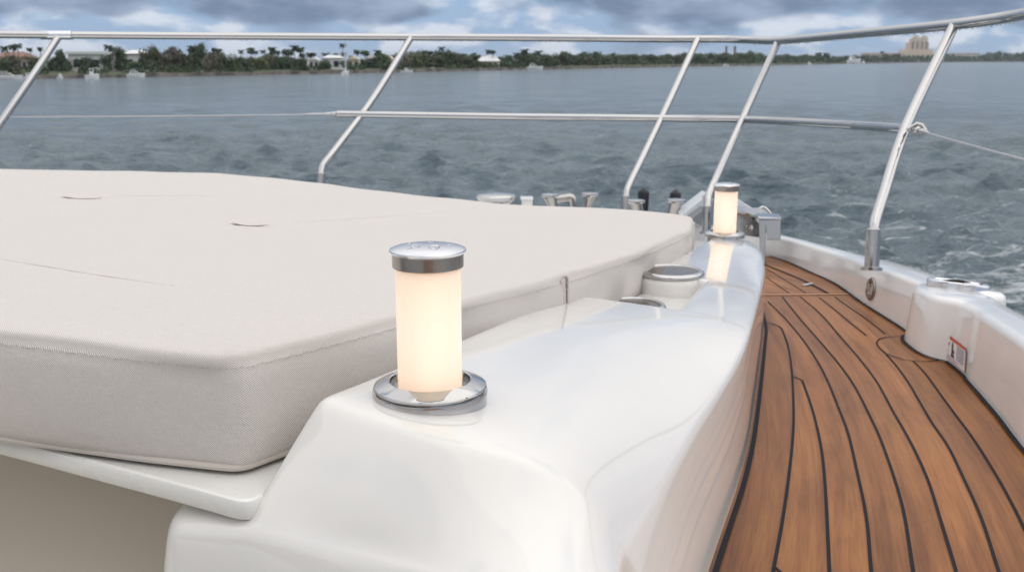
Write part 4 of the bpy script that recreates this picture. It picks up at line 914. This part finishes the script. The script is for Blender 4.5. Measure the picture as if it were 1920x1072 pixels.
SHADE=[(2,112,34,0),(22,107,26,2),(66,104,30,1),(96,108,22,0),(113,100,30,0),(118,108,28,0),(160,109,34,0),(184,109,30,0),(199,104,24,0),(212,98,34,0),(226,96,26,0),(248,116,36,0),(262,113,30,0),(279,92,34,1),(300,98,40,0),(318,90,44,2),(335,104,34,0),(346,96,30,1),(361,88,32,0),(378,90,30,0),(393,96,36,2),(408,96,36,1),(421,102,40,1),(440,106,36,2),(455,108,34,0),(468,112,30,0),(485,104,40,1),(503,99,44,1),(521,110,34,0),(534,106,36,0),(549,110,34,0),(566,114,30,0),(590,118,34,0),(606,114,30,0),(622,116,34,0),(640,114,26,0),(655,112,22,0),(676,114,24,0),(690,112,30,0),(704,108,22,0),(716,104,30,0),(731,104,26,0),(757,100,34,2),(770,100,34,1),(784,97,36,1),(801,96,36,0),(812,107,34,1),(827,97,34,0),(838,96,30,0),(852,102,30,1),(866,101,36,0),(878,104,30,1),(888,104,26,0),(905,114,30,1),(920,118,22,2),(933,112,22,1),(944,108,24,0),(956,106,22,0),(976,104,30,0),(990,100,30,0),(1002,103,34,0),(1014,104,32,1),(1026,104,30,0),(1040,106,30,1),(1053,100,34,1),(1068,103,32,0),(1080,103,26,0),(1094,102,26,0),(1104,104,26,1),(1112,98,34,0),(1126,102,28,1),(1138,105,26,0),(1152,101,28,0),(1166,105,26,1),(1180,102,30,0),(1194,104,26,2),(1207,104,28,1),(1220,103,28,0),(1236,102,28,1),(1252,104,26,0),(1266,102,28,1),(1280,100,30,0),(1296,104,26,0),(1310,100,28,0),(1326,100,30,0),(1342,103,26,1),(1356,101,30,0),(1368,98,28,1),(1384,102,26,0),(1398,99,24,0),(1410,97,24,0),(1424,102,24,0),(1440,103,24,1),(1454,103,22,0),(1468,103,24,1),(1482,104,22,0),(1496,103,24,1),(1510,104,22,0),(1524,104,22,0),(1534,100,16,0),(1550,103,20,0),(1566,106,20,0),(1584,105,18,0),(1602,105,18,0),(1620,104,18,0),(1640,105,18,0),(1660,103,18,0),(1680,101,16,0),(1776,101,14,0),(1786,104,12,0),(1842,103,12,0),(1856,99,18,0),(1872,99,18,0),(1888,99.5,18,0),(1904,100,18,0),(1920,100,18,0),(1938,100,18,0)]
for i,(x,y,r) in enumerate(PALMS): palm(x,y,r*1.45,10+(i*7)%22,i)
for i,(x,y,w,k) in enumerate(SHADE): tree(x,y,w,k,5+(i*11)%20 if x<1120 else 14+(i*17)%50,i)
# low planting that reads as one mass, behind and between the trees
rg=random.Random(3); vs=[];fs=[]
for k in range(20000):
    px=rg.uniform(-500,2300); bk=rg.uniform(2.5,7) if rg.random()<.45 else rg.uniform(22,50); 
    if px>1120: bk=rg.uniform(4,100)
    if px<1120 and bk<10 and (math.sin(px*.045)+math.sin(px*.021+1)<-.55 or 598<px<645 or 682<px<712): continue
    p=shp(px,bk,1.2); top=hz(px,float(np.interp(px,[0,700,1120,1500,1920],[126,122,109,107,104])),bk); p.z=rg.uniform(.9,max(1.6,(top if bk>10 or px>1120 else 3.0)*(.6+.4*math.sin(px*.11+bk)**2)))
    s=mpp(px,bk)*rg.uniform(1.3,3.0); t=Vector((rg.gauss(0,1),rg.gauss(0,.6),rg.gauss(0,.6))).normalized(); w=t.cross(Vector((rg.gauss(0,1),1,rg.gauss(0,1)))).normalized()
    b=len(vs); vs+=[p-t*s,p-w*s*.8,p+t*s,p+w*s*.8]; fs.append((b,b+1,b+2,b+3))
me=bpy.data.meshes.new('shore_undergrowth'); me.from_pydata([tuple(v) for v in vs],[],fs); me.materials.append(M_lf[0]); tag(link(bpy.data.objects.new('shore_undergrowth',me)),'dark hedges and undergrowth massed along the far shore','undergrowth',kind='stuff')
# boats
M_hull=mat('boat_white',(.74,.74,.74),.3); M_bw=mat('boat_window',(.03,.04,.06),.1); M_sail=mat('sail_cover',(.62,.64,.68),.7); M_boot=mat('boot_stripe',(.05,.07,.12),.4)
def hullmb(L,B,H_):
    rows=[]
    for i in range(11):
        t=i/10; w=B/2*(1-max(0,(t-.45)/.55)**2.2); sh=H_*(1+.35*t*t); x=-L/2+L*t
        rows.append([Vector((x,-w,sh)),Vector((x-.02*L*(t>.8),-w*.86,sh*.35)),Vector((x-.05*L*(t>.8),-w*.35,-.3)),Vector((x-.05*L*(t>.8),w*.35,-.3)),Vector((x-.02*L*(t>.8),w*.86,sh*.35)),Vector((x,w,sh))])
    mb=MB(); mb.grid(rows); mb.add([r[0] for r in rows]+[r[-1] for r in rows[::-1]],[tuple(range(22))]); mb.add(rows[0],[tuple(range(6))]); return mb
def boat(name,label,px,y,Lpx,Hpx,rz,style):
    D=7981/(y-112); m_=D/1995; e=empty(name,Vector(((px-960)/F*D/1.0246,D,0)),label,'boat',rz=rz); L=Lpx*m_; Ht=Hpx*m_; B=min(L*.33,5.5)
    hh=Ht*(.42 if style!='sail' else .12); hullmb(L,B,hh).build('hull',M_hull,e,smooth=40)
    if style=='cruiser':
        mb=MB(); q=[(-.36,0),(.22,0),(.05,.55),(-.30,.55)]; P=[(x*L,z*(Ht-hh)+hh) for x,z in q]; w=B*.36
        mb.add([Vector((x,-w,z)) for x,z in P]+[Vector((x,w,z)) for x,z in P],[(0,1,2,3),(7,6,5,4),(0,4,5,1),(1,5,6,2),(2,6,7,3),(3,7,4,0)]); mb.build('cabin',M_hull,e,smooth=0)
        MB().box((-.06*L,0,hh+(Ht-hh)*.3),(.40*L,B*.74,(Ht-hh)*.2)).build('window',M_bw,e,smooth=0)
        MB().box((-.14*L,0,hh+(Ht-hh)*.86),(.24*L,B*.6,(Ht-hh)*.10)).build('hardtop',M_hull,e,smooth=0)
        mb=MB(); 
        for sx in (-.22,-.06):
            for sy in (-.25,.25): mb.tube([(sx*L,sy*B,hh+(Ht-hh)*.5),(sx*L-.02*L,sy*B,hh+(Ht-hh)*.86)],.03*m_*8,6)
        mb.build('hardtop_frame',M_hull,e)
    if style=='open':
        MB().box((-.02*L,0,hh+(Ht-hh)*.3),(.22*L,B*.4,(Ht-hh)*.6)).build('console',M_hull,e,smooth=0); MB().box((-.03*L,0,Ht),(.34*L,B*.7,.12)).build('canopy',M_sail,e,smooth=0)
        mb=MB(); [mb.tube([(sx*L,sy*B,hh),(sx*L,sy*B,Ht)],.05,6) for sx in (-.15,.1) for sy in (-.28,.28)]; mb.build('canopy_frame',M_hull,e)
    if style=='sail':
        MB().tube([(.05*L,0,0),(.05*L,0,Ht)],[.020*Ht,.012*Ht],8).build('mast',M_hull,e); MB().tube([(.05*L,0,hh+.09*Ht),(-.42*L,0,hh+.085*Ht)],.022*Ht,8).build('furled_sail',M_sail,e)
        mb=MB(); [mb.tube([(x*L,0,hh),(.05*L,0,Ht*.97)],.0022*Ht,5) for x in (.48,-.48)]; mb.build('stays',M_sail,e); MB().box((-.05*L,0,hh+.02*Ht),(.4*L,B*.5,.045*Ht)).build('cabin',M_hull,e)
    LM.append((px,'the '+label.split(' ',1)[0]+' boat')) if False else None
boat('motor_boat','long white motor boat moored at the beach end of the shore',12,150.5,54,17,.12,'cruiser')
boat('motor_boat','white boat with sun canopy tied up past the beach',50,149.4,24,12,.3,'open')
boat('motor_boat','small white tender drifting off the beach',110,149,18,10,-.6,'open')
boat('motor_boat','white open boat with raised outriggers off the hedge',170,149.5,26,20,.5,'open')
boat('motor_boat','white sport cruiser moored below the white two-storey house',253,146,34,16,.1,'cruiser')
boat('motor_boat','small white dinghy beside the sport cruiser',291,144.6,17,7,.2,'open')
boat('motor_boat','slim grey-white launch on a lift below the olive trees',375,142.8,30,9,.1,'open')
boat('sail_boat','white moored sailboat with bare mast and furled sail',647,142.5,17,60,.9,'sail')
boat('motor_boat','low white runabout moored behind the raked rail post',762,136.6,24,9,.1,'open')
boat('motor_boat','white dock boat with canopy below the round trees',812,134.6,22,8,.2,'open')
boat('motor_boat','white cabin boat at the dock by the small cream house',842,133.6,22,8,.0,'cruiser')
boat('motor_boat','large white motor yacht moored under dark palms',1003,131.2,32,13,.05,'cruiser')
boat('motor_boat','tiny white boat below the twin brick towers',1362,124.4,12,5,.1,'cruiser')
boat('motor_boat','tiny white boat off the dark treeline',1518,121.4,8,6,.2,'cruiser')
boat('motor_boat','white flybridge yacht under way with a tall cabin',1602,120,30,17,.35,'cruiser')
boat('motor_boat','small white boat following the flybridge yacht',1619,119.6,8,8,.3,'open')
for i,(x,y,h,l) in enumerate(((1692,117.5,9,'white boat on the waterline before the hotel wing'),(1705,117.5,8,'tiny white boat before the hotel wing'),(1722,117.5,9,'bright white boat moored before the hotel tower'))): boat('motor_boat',l,x,y,8,h,.3*i,'cruiser')
# labels of the trees: what they are and what they stand by
LM.sort()
names={}
for e,kd,px,H,k,bk in pend:
    lm=min(LM,key=lambda q:abs(q[0]-px)); near=abs(lm[0]-px)
    if kd=='palm':
        sz='tall slender palm' if H>7.5 else 'short bushy palm'; l=f'{sz} close to {lm[1]}' if near<14 else f'{sz} in the open shore planting nearest to {lm[1]}'; cat='palm tree'; g='palm trees along the far shore'
    else:
        sz=['dark green','olive green','dusty brown-green'][k]+(' tall' if H>6.5 else ' low')+' round tree'; l=f'{sz} close to {lm[1]}' if near<14 else f'{sz} on the shore nearest to {lm[1]}'; cat='tree'; g='round trees along the far shore'
    tag(e,l,cat,g)
from collections import Counter
cnt=Counter(e['label'] for e,*_ in pend)
seen={}
for e,kd,px,H,k,bk in pend:                            # look-alikes by the same landmark form one group
    if cnt[e['label']]>1: e['group']=e['label'].replace(' tree close',' trees close').replace(' tree on',' trees on').replace('palm close','palms close').replace('palm in','palms in')
# the pavilion stands open on columns

# ------------------------------------------------------------------ the air: thin even haze over the bay
mb=MB(); mb.box((0,3300,20),(8200,7400,46)); hz_=mb.build('haze',mat('haze_air'),smooth=0); m=hz_.data.materials[0]; nt_=m.node_tree; nt_.nodes.remove(nt_.nodes['Principled BSDF'])
pv_=nt_.nodes.new('ShaderNodeVolumePrincipled'); pv_.inputs['Color'].default_value=(.82,.90,1,1); pv_.inputs['Density'].default_value=.00010; nt_.links.new(pv_.outputs[0],nt_.nodes['Material Output'].inputs['Volume'])
tag(hz_,'thin blue haze over the bay',kind='stuff')

# ------------------------------------------------------------------ sky, sun, camera
W=bpy.data.worlds.new('World'); S.world=W; W.use_nodes=True
class WM: node_tree=W.node_tree
SUN_EL,SUN_AZ=math.radians(60),math.radians(100)       # bearing measured clockwise from the view axis
nt=W.node_tree; bg=nt.nodes['Background']; bg.inputs['Strength'].default_value=.1
sky=nd(WM,'ShaderNodeTexSky'); sky.sky_type='NISHITA'; sky.sun_disc=False; sky.sun_elevation=SUN_EL; sky.sun_rotation=SUN_AZ; sky.air_density=1.0; sky.dust_density=1.5; sky.ozone_density=2
tc=nd(WM,'ShaderNodeTexCoord'); sep=nd(WM,'ShaderNodeSeparateXYZ'); lk(WM,tc.outputs['Generated'],sep.inputs[0])
den=math_(WM,'ADD',math_(WM,'MAXIMUM',sep.outputs['Z'],0.0),.35)
cx=nd(WM,'ShaderNodeCombineXYZ'); lk(WM,math_(WM,'DIVIDE',sep.outputs['X'],den),cx.inputs[0]); lk(WM,math_(WM,'DIVIDE',sep.outputs['Y'],den),cx.inputs[1])
n1=noise(WM,cx.outputs[0],5.0,6,.54,.2); n2=noise(WM,cx.outputs[0],2.1,4,.5,.2); n3=noise(WM,cx.outputs[0],5,3,.5)
def mp(f,a,b,c=0,d=1):
    r=nd(WM,'ShaderNodeMapRange'); r.interpolation_type='SMOOTHSTEP'; lk(WM,f,r.inputs['Value'])
    for k,v in zip(('From Min','From Max','To Min','To Max'),(a,b,c,d)): r.inputs[k].default_value=v
    return r.outputs[0]
hi=mp(sep.outputs['Z'],.07,.30)
blue=mix(WM,mp(sep.outputs['Z'],.0,.25),(3.7,5.4,8.0),(2.7,4.7,8.0))
base=mix(WM,.80,sky.outputs['Color'],blue)
puff=math_(WM,'MULTIPLY',mp(n1.outputs['Fac'],.47,.62),.85)
c1=mix(WM,puff,base,(7.8,8.3,9.2))
low=mp(sep.outputs['Z'],.016,.050)
darkm=math_(WM,'MULTIPLY',mp(math_(WM,'ADD',n2.outputs['Fac'],math_(WM,'MULTIPLY',low,.22)),.58,.70),math_(WM,'SUBTRACT',1.0,hi))
dcol=mix(WM,mp(n3.outputs['Fac'],.35,.7),(1.9,2.6,3.9),(3.8,4.7,6.3))
c2=mix(WM,darkm,c1,dcol)
cov=math_(WM,'MULTIPLY',hi,mp(n2.outputs['Fac'],.26,.48))
veil=mix(WM,mp(sep.outputs['Z'],.22,.62),(7.0,7.2,7.7),(13.0,12.9,13.0))
c3=mix(WM,cov,c2,veil)
lk(WM,c3,bg.inputs['Color'])
sd=bpy.data.lights.new('sun','SUN'); sd.energy=.9; sd.angle=math.radians(100); sd.color=(1,.95,.87); so=bpy.data.objects.new('sun',sd); link(so)
dirv=Vector((math.sin(SUN_AZ)*math.cos(SUN_EL),math.cos(SUN_AZ)*math.cos(SUN_EL),math.sin(SUN_EL))); so.rotation_euler=dirv.to_track_quat('Z','Y').to_euler(); so.location=(0,0,30)
sky.sun_rotation=SUN_AZ
cd=bpy.data.cameras.new('camera'); cam=bpy.data.objects.new('camera',cd); link(cam); cam.location=(0,0,CZ); cam.rotation_euler=(math.radians(90)-PITCH,0,0)
cd.sensor_width=36; cd.lens=36*F/1920; cd.clip_start=.05; cd.clip_end=20000
cd.dof.use_dof=True; cd.dof.focus_distance=1.15; cd.dof.aperture_fstop=14
S.camera=cam
S.view_settings.view_transform='Standard'; S.view_settings.look='None'; S.view_settings.exposure=-0.05; S.view_settings.gamma=1
S.cycles.max_bounces=8; S.cycles.use_denoising=True; S.cycles.denoiser='OPENIMAGEDENOISE'; S.cycles.denoising_input_passes='RGB_ALBEDO_NORMAL'; S.cycles.denoising_prefilter='ACCURATE'; S.cycles.denoising_quality='HIGH'
